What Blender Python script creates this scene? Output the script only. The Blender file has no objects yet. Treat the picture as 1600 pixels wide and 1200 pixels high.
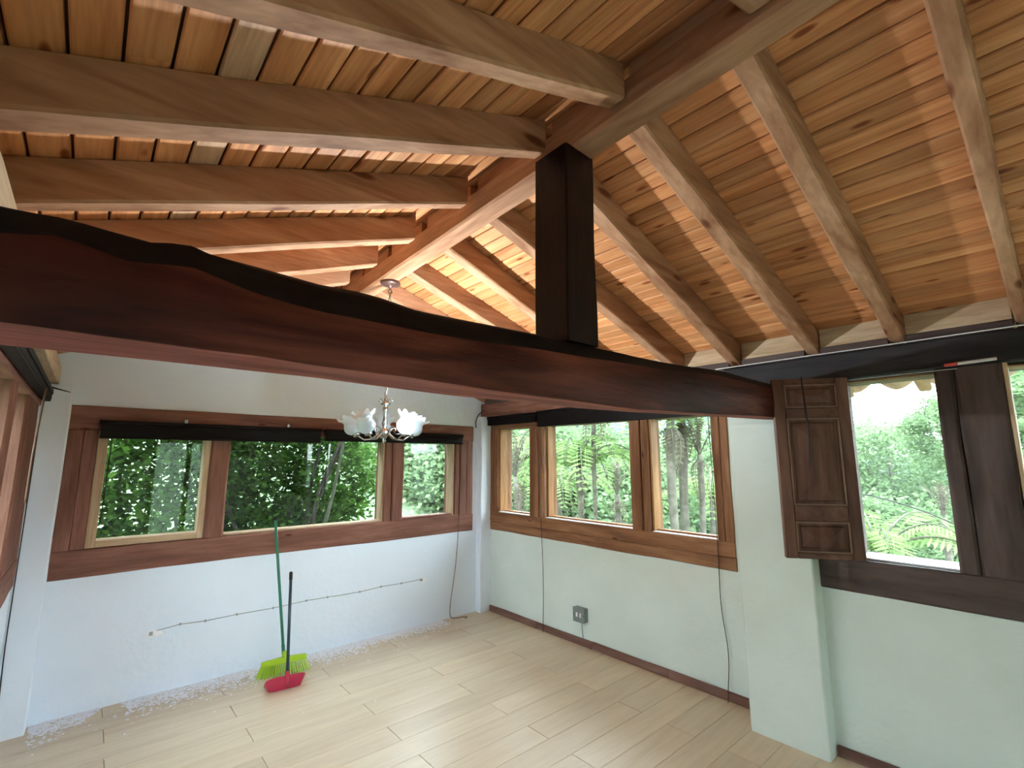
import bpy, math, random
import numpy as np
from mathutils import Vector, Matrix, noise
random.seed(7)
rng = np.random.RandomState(7)
SC = bpy.context.scene
COL = SC.collection
PI = math.pi
R_ = math.radians

# ------------------------------------------------------------------ camera
cam_d = bpy.data.cameras.new('camera'); cam = bpy.data.objects.new('camera', cam_d); COL.objects.link(cam)


# columns are camera right / up / back in the room's axes (-back looks towards the far right corner)
cam_right = Vector((0.752735, -0.658323, 0.0))
cam_back = Vector((-0.650435, -0.743716, -0.154337))
cam_up = cam_back.cross(cam_right)
cam.matrix_world = Matrix(((cam_right.x, cam_up.x, cam_back.x, 0), (cam_right.y, cam_up.y, cam_back.y, 0),
                           (cam_right.z, cam_up.z, cam_back.z, 1.55), (0, 0, 0, 1)))
cam_d.sensor_width = 36; cam_d.lens = 749 / 1600 * 36; cam_d.clip_start = 0.02; cam_d.clip_end = 600
SC.camera = cam

# ------------------------------------------------------------------ sky, exposure
w = bpy.data.worlds.new('overcast_sky'); SC.world = w; w.use_nodes = True
nt = w.node_tree; nt.nodes.clear()
wo = nt.nodes.new('ShaderNodeOutputWorld'); bg = nt.nodes.new('ShaderNodeBackground')
tc = nt.nodes.new('ShaderNodeTexCoord'); sp = nt.nodes.new('ShaderNodeSeparateXYZ'); cr = nt.nodes.new('ShaderNodeValToRGB')
nt.links.new(tc.outputs['Generated'], sp.inputs[0]); nt.links.new(sp.outputs['Z'], cr.inputs[0])
cr.color_ramp.elements[0].position = 0.0; cr.color_ramp.elements[0].color = (0.86, 0.94, 1.0, 1)
cr.color_ramp.elements[1].position = 0.8; cr.color_ramp.elements[1].color = (0.72, 0.86, 1.0, 1)
nt.links.new(cr.outputs[0], bg.inputs[0]); bg.inputs[1].default_value = 8.0
nt.links.new(bg.outputs[0], wo.inputs[0])
SC.view_settings.view_transform = 'Standard'; SC.view_settings.look = 'None'
SC.view_settings.gamma = 1.0; SC.view_settings.use_curve_mapping = False
SC.view_settings.exposure = 1.3
LAMP_W = 58.0
SC.cycles.max_bounces = 10; SC.cycles.diffuse_bounces = 6; SC.cycles.glossy_bounces = 3
SC.cycles.transmission_bounces = 6; SC.cycles.transparent_max_bounces = 24
SC.cycles.use_denoising = True
SC.cycles.sample_clamp_indirect = 6.0
SC.cycles.caustics_reflective = False; SC.cycles.caustics_refractive = False

# ------------------------------------------------------------------ materials
def mat(name, col=(.8, .8, .8), rough=.6, metal=0.0, spec=.5, coat=0.0):
    m = bpy.data.materials.new(name); m.use_nodes = True
    b = m.node_tree.nodes['Principled BSDF']
    b.inputs['Base Color'].default_value = (*col, 1); b.inputs['Roughness'].default_value = rough
    b.inputs['Metallic'].default_value = metal; b.inputs['Specular IOR Level'].default_value = spec
    b.inputs['Coat Weight'].default_value = coat
    return m
def nd(m, t, **kw):
    n = m.node_tree.nodes.new(t)
    for k, v in kw.items(): setattr(n, k, v)
    return n
def lk(m, a, b): m.node_tree.links.new(a, b)
def ramp(m, stops):
    r = nd(m, 'ShaderNodeValToRGB'); e = r.color_ramp.elements
    while len(e) < len(stops): e.new(.5)
    for q, (p, c) in zip(e, stops): q.position = p; q.color = (*c, 1) if len(c) == 3 else c
    return r
def noise_mat(name, c1, c2, scale=4, rough=.7, bump=.2, bscale=None, detail=6, lo=.35, hi=.65):
    m = mat(name, c1, rough); b = m.node_tree.nodes['Principled BSDF']
    t = nd(m, 'ShaderNodeTexCoord'); n = nd(m, 'ShaderNodeTexNoise'); n.inputs['Scale'].default_value = scale; n.inputs['Detail'].default_value = detail
    lk(m, t.outputs['Object'], n.inputs['Vector'])
    r = ramp(m, [(lo, c1), (hi, c2)]); lk(m, n.outputs['Fac'], r.inputs[0]); lk(m, r.outputs[0], b.inputs['Base Color'])
    n2 = nd(m, 'ShaderNodeTexNoise'); n2.inputs['Scale'].default_value = bscale or scale * 5; n2.inputs['Detail'].default_value = 5
    lk(m, t.outputs['Object'], n2.inputs['Vector'])
    bp = nd(m, 'ShaderNodeBump'); bp.inputs['Strength'].default_value = bump; bp.inputs['Distance'].default_value = .01
    lk(m, n2.outputs['Fac'], bp.inputs['Height']); lk(m, bp.outputs[0], b.inputs['Normal'])
    return m
def wood(name, dark, mid, light, axis='x', rough=.6, along=1.2, across=14, knots=.0, vary=.12, bump=.25, spec=.2, grain_detail=7, fine=.7, kscale=1.0):
    """procedural timber: grain drawn out along one axis, each object shifted and toned a little by its own random number"""
    m = mat(name, mid, rough, spec=spec); b = m.node_tree.nodes['Principled BSDF']
    t = nd(m, 'ShaderNodeTexCoord'); oi = nd(m, 'ShaderNodeObjectInfo')
    mu = nd(m, 'ShaderNodeMath', operation='MULTIPLY'); mu.inputs[1].default_value = 37.0; lk(m, oi.outputs['Random'], mu.inputs[0])
    ad = nd(m, 'ShaderNodeVectorMath', operation='ADD'); lk(m, t.outputs['Object'], ad.inputs[0]); lk(m, mu.outputs[0], ad.inputs[1])
    mp = nd(m, 'ShaderNodeMapping'); s = {'x': (along, across, across), 'y': (across, along, across), 'z': (across, across, along)}[axis]
    mp.inputs['Scale'].default_value = s; lk(m, ad.outputs[0], mp.inputs['Vector'])
    n = nd(m, 'ShaderNodeTexNoise'); n.inputs['Scale'].default_value = 1.0; n.inputs['Detail'].default_value = grain_detail; n.inputs['Distortion'].default_value = .8
    lk(m, mp.outputs[0], n.inputs['Vector'])
    r = ramp(m, [(.3, dark), (.5, mid), (.72, light)]); lk(m, n.outputs['Fac'], r.inputs[0])
    out = r.outputs[0]
    # fine grain lines
    n3 = nd(m, 'ShaderNodeTexNoise'); n3.inputs['Scale'].default_value = 5.0; n3.inputs['Detail'].default_value = 3; lk(m, mp.outputs[0], n3.inputs['Vector'])
    r3 = ramp(m, [(.35, (.74, .70, .66)), (.6, (1, 1, 1))]); lk(m, n3.outputs['Fac'], r3.inputs[0])
    mx = nd(m, 'ShaderNodeMix', data_type='RGBA', blend_type='MULTIPLY'); mx.inputs[0].default_value = fine
    lk(m, out, mx.inputs[6]); lk(m, r3.outputs[0], mx.inputs[7]); out = mx.outputs[2]
    if knots:
        mk = nd(m, 'ShaderNodeMapping'); q = {'x': (2.2, 7, 7), 'y': (7, 2.2, 7), 'z': (7, 7, 2.2)}[axis]; mk.inputs['Scale'].default_value = q
        lk(m, ad.outputs[0], mk.inputs['Vector'])
        v = nd(m, 'ShaderNodeTexVoronoi'); v.inputs['Scale'].default_value = kscale; lk(m, mk.outputs[0], v.inputs['Vector'])
        rk = ramp(m, [(0.0, (.28, .16, .10)), (knots * .6, (.45, .28, .2)), (knots, (1, 1, 1))]); lk(m, v.outputs['Distance'], rk.inputs[0])
        mx2 = nd(m, 'ShaderNodeMix', data_type='RGBA', blend_type='MULTIPLY'); mx2.inputs[0].default_value = 1
        lk(m, out, mx2.inputs[6]); lk(m, rk.outputs[0], mx2.inputs[7]); out = mx2.outputs[2]
    hs = nd(m, 'ShaderNodeHueSaturation'); mr = nd(m, 'ShaderNodeMapRange')
    mr.inputs['To Min'].default_value = 1 - vary; mr.inputs['To Max'].default_value = 1 + vary; lk(m, oi.outputs['Random'], mr.inputs['Value'])
    lk(m, mr.outputs[0], hs.inputs['Value']); lk(m, out, hs.inputs['Color']); lk(m, hs.outputs[0], b.inputs['Base Color'])
    bp = nd(m, 'ShaderNodeBump'); bp.inputs['Strength'].default_value = bump; bp.inputs['Distance'].default_value = .006
    lk(m, n3.outputs['Fac'], bp.inputs['Height']); lk(m, bp.outputs[0], b.inputs['Normal'])
    return m
def woods(name, *a, **k): return {ax: wood(name + '_' + ax, *a, axis=ax, **k) for ax in 'xyz'}

RAFT = woods('rafter_timber', (.24, .105, .052), (.38, .195, .108), (.49, .285, .175), knots=.16, across=9, rough=.75, bump=.4)
BOARD = wood('roof_board', (.44, .17, .06), (.61, .27, .11), (.72, .37, .17), axis='y', knots=.17, across=16, along=1.0, rough=.55, vary=.2, kscale=1.7)
BOARDP = wood('pale_roof_board', (.52, .30, .175), (.58, .35, .205), (.64, .40, .25), axis='y', across=16, along=1.0, rough=.6, vary=.05)
BEAM = wood('mahogany_beam', (.012, .0035, .0025), (.062, .0125, .0075), (.17, .045, .026), axis='x', across=10, along=1.4, rough=.6, bump=.5, vary=0, spec=.12)
BEAM_LIT = wood('beam_lit_underside', (.16, .048, .034), (.28, .09, .066), (.38, .145, .11), axis='x', across=10, along=1.4, rough=.7, bump=.5, vary=0, spec=.1)  # light bounced off the floor is put into this paler beam colour
BEAM_SHADED = wood('beam_shaded_crest', (.004, .002, .0014), (.010, .004, .0025), (.02, .008, .005), axis='x', across=9, rough=.8, vary=0)  # shade on the rounded crest is put into this near-black colour
POST = wood('near_black_post', (.005, .0018, .0013), (.010, .0035, .0025), (.02, .007, .005), axis='z', across=9, rough=.5, vary=0)
FRAME = woods('window_timber', (.13, .052, .037), (.22, .10, .072), (.31, .155, .115), across=11, rough=.7, bump=.5, vary=.1, knots=.08)
WARM = woods('warm_window_timber', (.14, .060, .028), (.25, .118, .058), (.36, .19, .10), across=11, rough=.65, bump=.4, vary=.1, knots=.08)
GREYW = woods('weathered_timber', (.05, .034, .031), (.09, .063, .058), (.13, .095, .088), across=9, rough=.6, bump=.5, vary=.08, knots=.1)
ORNG = woods('orange_casing', (.27, .12, .045), (.38, .18, .07), (.48, .26, .11), across=14, rough=.5)
NEWW = woods('new_pine_casing', (.45, .32, .20), (.55, .41, .265), (.62, .48, .33), across=14, rough=.6, vary=.05)
SHUT = woods('shutter_timber', (.085, .038, .028), (.145, .070, .050), (.20, .108, .08), across=12, rough=.45, bump=.2, vary=.05)
SHUTL = mat('shutter_bead', (.21, .12, .08), .45)
PLATEW = wood('eave_timber', (.018, .017, .02), (.03, .028, .032), (.045, .042, .045), axis='y', across=9, rough=.6, vary=.05)
BASEB = wood('skirting_timber', (.11, .055, .042), (.18, .095, .075), (.25, .145, .115), axis='y', across=14, rough=.6)
PLANK = wood('laminate_plank', (.58, .475, .335), (.63, .525, .375), (.67, .565, .41), axis='x', across=7, along=.8, rough=.36, fine=.25, vary=.045, bump=.04, spec=.5)
WHITE = noise_mat('plaster_green_cast', (.62, .71, .67), (.68, .77, .73), scale=2.2, rough=.75, bump=.35, bscale=26)  # green cast of light through the plants is put into the plaster
WHITE2 = noise_mat('plaster_blue_cast', (.72, .81, .93), (.765, .85, .965), scale=1.6, rough=.75, bump=.35, bscale=22)  # bluish daylight cast is put into the plaster colour
SLAB = mat('floor_gap_dark', (.10, .07, .05), .9)
ROOFM = mat('roof_outer', (.2, .1, .07), .9)
TERRA = noise_mat('terracotta_tile', (.36, .19, .12), (.5, .3, .2), scale=8, rough=.8)
BLACK = mat('black_blind', (.005, .0035, .0035), .6, spec=.15)
BLACKC = mat('black_cord', (.02, .015, .015), .7)
BROWNC = mat('brown_cord', (.10, .05, .03), .7)
WHITEC = mat('white_cable', (.7, .72, .74), .5)
GREYC = mat('grey_wire', (.33, .36, .38), .6)
METAL = mat('chrome_metal', (.34, .34, .32), .25, 1.0)
DMETAL = mat('antique_metal', (.22, .20, .17), .3, 1.0)
STEEL = mat('galvanised_box', (.2, .24, .24), .5, .3)
SWITCH = mat('switch_white', (.82, .82, .8), .4)
LIME = mat('lime_plastic', (.36, .58, .02), .45)
LIMEB = mat('lime_bristle', (.42, .66, .05), .6)
GREENM = mat('green_handle_paint', (.01, .15, .08), .3)
NAVY = mat('dark_teal_handle', (.012, .035, .05), .35)
PINK = mat('pink_plastic', (.48, .03, .08), .35)
RED = mat('red_sticker', (.6, .08, .06), .5)
CHIP = mat('white_paint_chip', (.85, .87, .92), .7)
LEDGE = mat('white_ledge_and_glare', (.8, .8, .85), .4)
CANOPY = mat('brown_canopy', (.10, .05, .04), .3, .3)

def glass_mat():
    m = bpy.data.materials.new('window_glass'); m.use_nodes = True; n = m.node_tree; n.nodes.clear()
    o = n.nodes.new('ShaderNodeOutputMaterial'); mx = n.nodes.new('ShaderNodeMixShader'); t = n.nodes.new('ShaderNodeBsdfTransparent')
    t.inputs[0].default_value = (.93, .97, .95, 1)
    g = n.nodes.new('ShaderNodeBsdfGlossy'); g.inputs['Roughness'].default_value = .02; lw = n.nodes.new('ShaderNodeLayerWeight'); lw.inputs['Blend'].default_value = .5; pw = n.nodes.new('ShaderNodeMath'); pw.operation = 'POWER'; pw.inputs[1].default_value = 5.0
    ml = n.nodes.new('ShaderNodeMath'); ml.operation = 'MULTIPLY_ADD'; ml.inputs[1].default_value = .93; ml.inputs[2].default_value = .035
    n.links.new(lw.outputs['Facing'], pw.inputs[0]); n.links.new(pw.outputs[0], ml.inputs[0])
    n.links.new(ml.outputs[0], mx.inputs[0]); n.links.new(t.outputs[0], mx.inputs[1]); n.links.new(g.outputs[0], mx.inputs[2]); n.links.new(mx.outputs[0], o.inputs[0])
    return m
GLASS = glass_mat()
def shade_mat(name, emis):
    m = bpy.data.materials.new(name); m.use_nodes = True; n = m.node_tree; n.nodes.clear()
    o = n.nodes.new('ShaderNodeOutputMaterial'); d = n.nodes.new('ShaderNodeBsdfDiffuse'); d.inputs[0].default_value = (.66, .76, .82, 1)
    t = n.nodes.new('ShaderNodeBsdfTranslucent'); t.inputs[0].default_value = (.60, .70, .76, 1)
    g = n.nodes.new('ShaderNodeBsdfGlossy'); g.inputs['Roughness'].default_value = .15
    m1 = n.nodes.new('ShaderNodeMixShader'); m1.inputs[0].default_value = .4; m2 = n.nodes.new('ShaderNodeMixShader'); m2.inputs[0].default_value = .08
    n.links.new(d.outputs[0], m1.inputs[1]); n.links.new(t.outputs[0], m1.inputs[2]); n.links.new(m1.outputs[0], m2.inputs[1]); n.links.new(g.outputs[0], m2.inputs[2])
    n.links.new(m2.outputs[0], o.inputs[0]); return m
SHADE = shade_mat('frosted_shade', 0)
def emit_mat(name, col, s):
    m = mat(name, (.9, .9, .9)); b = m.node_tree.nodes['Principled BSDF']
    b.inputs['Emission Color'].default_value = (*col, 1); b.inputs['Emission Strength'].default_value = s; return m
BULBON = emit_mat('lit_bulb', (.95, .98, 1.0), 12)
BULBOFF = mat('unlit_bulb', (.85, .87, .88), .3)
def leaf_mat(name, c1, c2, trans=.35):
    m = bpy.data.materials.new(name); m.use_nodes = True; n = m.node_tree; n.nodes.clear()
    o = n.nodes.new('ShaderNodeOutputMaterial'); g = n.nodes.new('ShaderNodeNewGeometry')
    r = n.nodes.new('ShaderNodeValToRGB'); r.color_ramp.elements[0].color = (*c1, 1); r.color_ramp.elements[1].color = (*c2, 1)
    n.links.new(g.outputs['Random Per Island'], r.inputs[0])
    d = n.nodes.new('ShaderNodeBsdfDiffuse'); t = n.nodes.new('ShaderNodeBsdfTranslucent'); mx = n.nodes.new('ShaderNodeMixShader'); mx.inputs[0].default_value = trans
    n.links.new(r.outputs[0], d.inputs[0]); n.links.new(r.outputs[0], t.inputs[0]); n.links.new(d.outputs[0], mx.inputs[1]); n.links.new(t.outputs[0], mx.inputs[2])
    n.links.new(mx.outputs[0], o.inputs[0]); return m
LEAF_D = leaf_mat('shrub_leaf', (.022, .060, .012), (.12, .24, .04), .45)
LEAF_F = leaf_mat('fern_leaf', (.13, .19, .07), (.25, .34, .13), .4)
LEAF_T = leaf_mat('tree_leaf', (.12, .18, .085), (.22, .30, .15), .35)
LEAF_B = leaf_mat('far_tree_leaf', (.13, .18, .165), (.2, .26, .23), .3)  # blue-green haze of distance is put into the leaf colour
DEADF = leaf_mat('dead_frond', (.10, .085, .06), (.2, .17, .12), .3)
TRUNK = noise_mat('trunk_bark', (.055, .045, .032), (.13, .11, .085), scale=9, rough=.9, bump=.8)
TWIG = mat('grey_twig', (.16, .15, .11), .8)
GRASS = noise_mat('hill_grass', (.09, .12, .07), (.15, .19, .10), scale=.7, rough=.95, bump=.5)
HILL = noise_mat('far_hill_woods', (.09, .15, .13), (.14, .20, .16), scale=.12, rough=.95, bump=.3)

# ------------------------------------------------------------------ mesh helpers
ORG = {}
class MB:
    def __init__(s): s.v = []; s.f = []; s.mi = []
    def add(s, vs, fs, mi=0):
        k = len(s.v); s.v += [tuple(p) for p in vs]; s.f += [tuple(k + i for i in f) for f in fs]; s.mi += [mi] * len(fs); return s
    def box(s, a, b, mi=0, M=None):
        x0, y0, z0 = a; x1, y1, z1 = b
        vs = [(x0, y0, z0), (x1, y0, z0), (x1, y1, z0), (x0, y1, z0), (x0, y0, z1), (x1, y0, z1), (x1, y1, z1), (x0, y1, z1)]
        if M is not None: vs = [M @ Vector(p) for p in vs]
        return s.add(vs, [(0, 3, 2, 1), (4, 5, 6, 7), (0, 1, 5, 4), (1, 2, 6, 5), (2, 3, 7, 6), (3, 0, 4, 7)], mi)
    def cbox(s, a, b, c=.004, M=None, mi=0):
        """box with chamfered edges (24 verts)"""
        a = Vector(a); b = Vector(b); vs = []; idx = {}
        for ix in (0, 1):
            for iy in (0, 1):
                for iz in (0, 1):
                    P = Vector((b.x if ix else a.x, b.y if iy else a.y, b.z if iz else a.z))
                    S = Vector((-1 if ix else 1, -1 if iy else 1, -1 if iz else 1)) * c
                    for ax in range(3):
                        q = P.copy()
                        for k in range(3):
                            if k != ax: q[k] += S[k]
                        idx[(ix, iy, iz, ax)] = len(vs); vs.append(q)
        fs = []
        def g(i, j, k, ax): return idx[(i, j, k, ax)]
        for i in (0, 1):
            fs.append((g(i, 0, 0, 0), g(i, 1, 0, 0), g(i, 1, 1, 0), g(i, 0, 1, 0)))
            fs.append((g(0, i, 0, 1), g(1, i, 0, 1), g(1, i, 1, 1), g(0, i, 1, 1)))
            fs.append((g(0, 0, i, 2), g(1, 0, i, 2), g(1, 1, i, 2), g(0, 1, i, 2)))
        for i in (0, 1):
            for j in (0, 1):
                fs.append((g(0, i, j, 1), g(1, i, j, 1), g(1, i, j, 2), g(0, i, j, 2)))
                fs.append((g(i, 0, j, 0), g(i, 1, j, 0), g(i, 1, j, 2), g(i, 0, j, 2)))
                fs.append((g(i, j, 0, 0), g(i, j, 1, 0), g(i, j, 1, 1), g(i, j, 0, 1)))
                for k in (0, 1): pass
        for i in (0, 1):
            for j in (0, 1):
                for k in (0, 1): fs.append((g(i, j, k, 0), g(i, j, k, 1), g(i, j, k, 2)))
        if M is not None: vs = [M @ p for p in vs]
        return s.add(vs, fs, mi)
    def loft(s, secs, closed=True, mi=None, caps=True):
        k = len(secs[0]); vs = [p for q in secs for p in q]; fs = []; ms = []
        for i in range(len(secs) - 1):
            for j in range(k if closed else k - 1):
                a = i * k + j; b = i * k + (j + 1) % k
                fs.append((a, b, b + k, a + k)); ms.append(mi[j] if mi else 0)
        if caps and closed:
            fs.append(tuple(reversed(range(k)))); fs.append(tuple(range((len(secs) - 1) * k, len(secs) * k))); ms += [0, 0]
        o = len(s.v); s.v += [tuple(p) for p in vs]; s.f += [tuple(o + i for i in f) for f in fs]; s.mi += ms; return s
    def tube(s, pts, r, n=8, mi=0, caps=True):
        pts = [Vector(p) for p in pts]; rs = r if isinstance(r, (list, tuple)) else [r] * len(pts); secs = []
        up = None
        for i, p in enumerate(pts):
            d = (pts[min(i + 1, len(pts) - 1)] - pts[max(i - 1, 0)]).normalized()
            if up is None: up = Vector((0, 0, 1)) if abs(d.z) < .9 else Vector((1, 0, 0))
            a = d.cross(up).normalized(); bb = a.cross(d).normalized(); up = bb
            secs.append([p + (a * math.cos(t) + bb * math.sin(t)) * rs[i] for t in [2 * PI * j / n for j in range(n)]])
        return s.loft(secs, mi=[mi] * n, caps=caps)
    def lathe(s, prof, c=(0, 0, 0), n=16, M=None, fn=None, mi=0):
        vs = []; fs = []
        for i, (r, z) in enumerate(prof):
            for j in range(n):
                t = 2 * PI * j / n; rr, zz = (r, z) if fn is None else fn(r, z, t, i / (len(prof) - 1))
                p = Vector((rr * math.cos(t), rr * math.sin(t), zz))
                if M is not None: p = M @ p
                vs.append(p + Vector(c))
        for i in range(len(prof) - 1):
            for j in range(n): fs.append((i * n + j, i * n + (j + 1) % n, (i + 1) * n + (j + 1) % n, (i + 1) * n + j))
        return s.add(vs, fs, mi)
    def hewn(s, a, b, axis, seg=.12, amp=.006, c=.008, seed=0):
        """timber with slightly wandering edges: an octagonal section lofted along its axis"""
        a = list(a); b = list(b); L = b[axis] - a[axis]; n = max(2, int(L / seg)); u, v = [k for k in range(3) if k != axis]
        secs = []
        for i in range(n + 1):
            t = a[axis] + L * i / n; sec = []
            base = [(a[u] + c, a[v]), (b[u] - c, a[v]), (b[u], a[v] + c), (b[u], b[v] - c), (b[u] - c, b[v]), (a[u] + c, b[v]), (a[u], b[v] - c), (a[u], a[v] + c)]
            for j, (p, q) in enumerate(base):
                sx = 1 if p > (a[u] + b[u]) / 2 else -1; sy = 1 if q > (a[v] + b[v]) / 2 else -1
                nz = noise.noise(Vector((t * 2.3 + seed * 7.1, sx * 3.3 + seed, sy * 2.7))) * amp
                nw = noise.noise(Vector((t * 2.9 + seed * 3.7 + 50, sx * 1.3, sy * 4.7))) * amp
                P = [0, 0, 0]; P[axis] = t; P[u] = p + nz * sx; P[v] = q + nw * sy; sec.append(tuple(P))
            secs.append(sec)
        if axis == 1: secs = [list(reversed(q)) for q in secs]
        return s.loft(secs)
    def build(s, name, m, parent=None, smooth=False, kind=None, label=None, loc=None):
        me = bpy.data.meshes.new(name); o = bpy.data.objects.new(name, me); COL.objects.link(o)
        org = Vector(loc) if loc is not None else (ORG[parent] if parent is not None else Vector((0, 0, 0)))
        me.from_pydata([tuple(Vector(p) - org) for p in s.v], [], s.f); me.update()
        for q in (m if isinstance(m, (list, tuple)) else [m]): me.materials.append(q)
        if any(s.mi): me.polygons.foreach_set('material_index', s.mi)
        if smooth: me.polygons.foreach_set('use_smooth', [True] * len(me.polygons))
        if parent is not None:
            o.parent = parent; o.location = org - ORG[parent]
        else: o.location = org
        ORG[o] = org
        if kind: o['kind'] = kind
        if label: o['label'] = label
        return o
def thing(name, label, cat, loc, group=None):
    o = bpy.data.objects.new(name, None); COL.objects.link(o); o.location = loc; o.empty_display_size = .1
    ORG[o] = Vector(loc); o['label'] = label; o['category'] = cat
    if group: o['group'] = group
    return o
def tag(o, label, cat, group=None):
    o['label'] = label; o['category'] = cat
    if group: o['group'] = group
    return o
def struct(o): o['kind'] = 'structure'; return o
def fix_normals(o):
    import bmesh
    bm = bmesh.new(); bm.from_mesh(o.data); bmesh.ops.recalc_face_normals(bm, faces=bm.faces); bm.to_mesh(o.data); bm.free(); return o

YB = -2.8           # back of the room
XR, XN, XL, YG = 3.30, 3.16, -.255, 4.19
def zl(x): return 2.20 + .36 * (x + .25)          # underside of the left rafters
def zr(x): return 2.19 + .325 * (3.16 - x)        # underside of the right rafters
XA = 1.353
RD = .135

# ------------------------------------------------------------------ floor
fl = struct(MB().box((XL - .3, YB - .3, -.16), (3.6, YG + .25, -.012)).build('floor', SLAB))
PW, PL = .1765, 1.256
k = 0
y1 = 3.857; rows = []
y = y1 + PW * 2
while y > YB: rows.append(y); y -= PW
for i, yt in enumerate(rows):
    yb = max(yt - PW, YB); ytc = min(yt, YG - .002)
    if ytc - yb < .02: continue
    off = 1.485 if i % 2 == 0 else .848
    xs = [XL + .002]
    kx = off - 3 * PL
    while kx < XR:
        if kx > XL + .05 and kx < XR - .05: xs.append(kx + random.uniform(-.008, .008))
        kx += PL
    xs.append(XR - .002)
    for a, b in zip(xs[:-1], xs[1:]):
        if yt < .985 and b > XN - .002: b = XN - .002
        if b - a < .05: continue
        MB().cbox((a + .0016, yb + .0006, -.012), (b - .0016, ytc - .0006, 0), .0012).build('plank', PLANK, fl)

# ------------------------------------------------------------------ walls
def wall_far():
    m = MB(); y0, y1_ = YG, YG + .26
    ox0, ox1, oz0, oz1 = -.115, 3.10, .815, 1.895
    def poly(pts):  # extrude polygon (x,z)
        n = len(pts); vs = [(x, y0, z) for x, z in pts] + [(x, y1_, z) for x, z in pts]
        fs = [tuple(range(n)), tuple(range(2 * n - 1, n - 1, -1))] + [(i, n + i, n + (i + 1) % n, (i + 1) % n) for i in range(n)]
        m.add(vs, fs)
    L, Rr = XL - .3, 3.6
    poly([(L, -.15), (Rr, -.15), (Rr, oz0), (L, oz0)])
    poly([(L, oz0), (ox0, oz0), (ox0, oz1), (L, oz1)])
    poly([(ox1, oz0), (Rr, oz0), (Rr, oz1), (ox1, oz1)])
    poly([(L, oz1), (Rr, oz1), (Rr, zr(Rr) + RD - .004), (XA, zl(XA) + RD - .004), (L, zl(L) + RD - .004)])
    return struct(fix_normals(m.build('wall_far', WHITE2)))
wall_far()
def wall_x(name, x0, x1, openings, ylo, yhi, ztop, material, zbot=-.15):
    """wall along y with openings [(y0,y1,z0,z1)]"""
    m = MB(); ys = sorted(openings); cur = ylo
    for (a, b, c, d) in ys:
        if a > cur: m.box((x0, cur, zbot), (x1, a, ztop))
        m.box((x0, a, zbot), (x1, b, c)); 
        if d < ztop: m.box((x0, a, d), (x1, b, ztop))
        cur = b
    if cur < yhi: m.box((x0, cur, zbot), (x1, yhi, ztop))
    return struct(m.build(name, material))
wall_x('wall_right', XR, XR + .22, [(1.52, 4.14, .815, 2.0)], .99, YG + .001, 2.15, WHITE)
wall_x('wall_right_near', XN, XN + .26, [(YB + .35, .985, .849, 2.0)], YB - .25, .99, 2.13, WHITE)
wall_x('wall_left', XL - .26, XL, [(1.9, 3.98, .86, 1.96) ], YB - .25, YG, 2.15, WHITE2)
def wall_back():
    m = MB(); y0, y1_ = YB - .24, YB
    m.box((XL, y0, -.15), (.9, y1_, 2.2)); m.box((2.1, y0, -.15), (XN, y1_, 2.2)); m.box((.9, y0, 2.06), (2.1, y1_, 2.2)); m.box((.9, y0, -.15), (2.1, y1_, -.012))
    pts = [(XL, 2.2), (XN, 2.2), (XA, zl(XA) - .01)]
    vs = [(x, y0, z) for x, z in pts] + [(x, y1_, z) for x, z in pts]
    m.add(vs, [(0, 1, 2), (5, 4, 3), (0, 3, 4, 1), (1, 4, 5, 2), (2, 5, 3, 0)])
    return struct(m.build('wall_back', WHITE))
wall_back()
dr = MB()  # unseen glazed door, added and sized to let sky light in
for a, b in ((.9, .98), (2.02, 2.1), (1.46, 1.54)): dr.box((a, YB - .16, -.01), (b, YB - .08, 2.06))
dr.box((.9, YB - .16, 1.98), (2.1, YB - .08, 2.06))
dr.box((.9, YB - .16, -.012), (2.1, YB - .08, .06))
d1 = struct(dr.build('added_door_1', FRAME['z']))
for a, b in ((.98, 1.46), (1.54, 2.02)): MB().box((a, YB - .125, .06), (b, YB - .119, 1.98)).build('pane', GLASS, d1)  # panes of the added unseen door

# pilasters
def pilaster(name, a, b, m, amp=.004):
    return struct(MB().hewn(a, b, 2, seg=.15, amp=amp, c=.007, seed=len(name)).build(name, m))
pilaster('trim_1', (3.046, .984, 0), (XR + .01, 1.385, 1.757), WHITE, .003)
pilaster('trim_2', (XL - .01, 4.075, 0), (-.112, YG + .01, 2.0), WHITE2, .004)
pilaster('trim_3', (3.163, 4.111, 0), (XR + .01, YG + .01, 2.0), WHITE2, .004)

# skirting boards on the right
bb = MB(); cuts = [1.387, 2.05, 2.75, 3.4, 4.11]
b1 = struct(MB().box((XR - .004, 1.386, 0), (XR, 4.11, .03)).build('baseboard_right', BASEB))
for a, b in zip(cuts[:-1], cuts[1:]): MB().hewn((XR - .022, a + .002, 0), (XR - .001, b - .002, .058), 1, seg=.2, amp=.005, c=.004, seed=a).build('baseboard_piece', BASEB, b1)
b2 = struct(MB().hewn((XN - .02, YB + .01, 0), (XN - .001, .975, .052), 1, seg=.3, amp=.004, c=.004).build('baseboard_near', BASEB))

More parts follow.
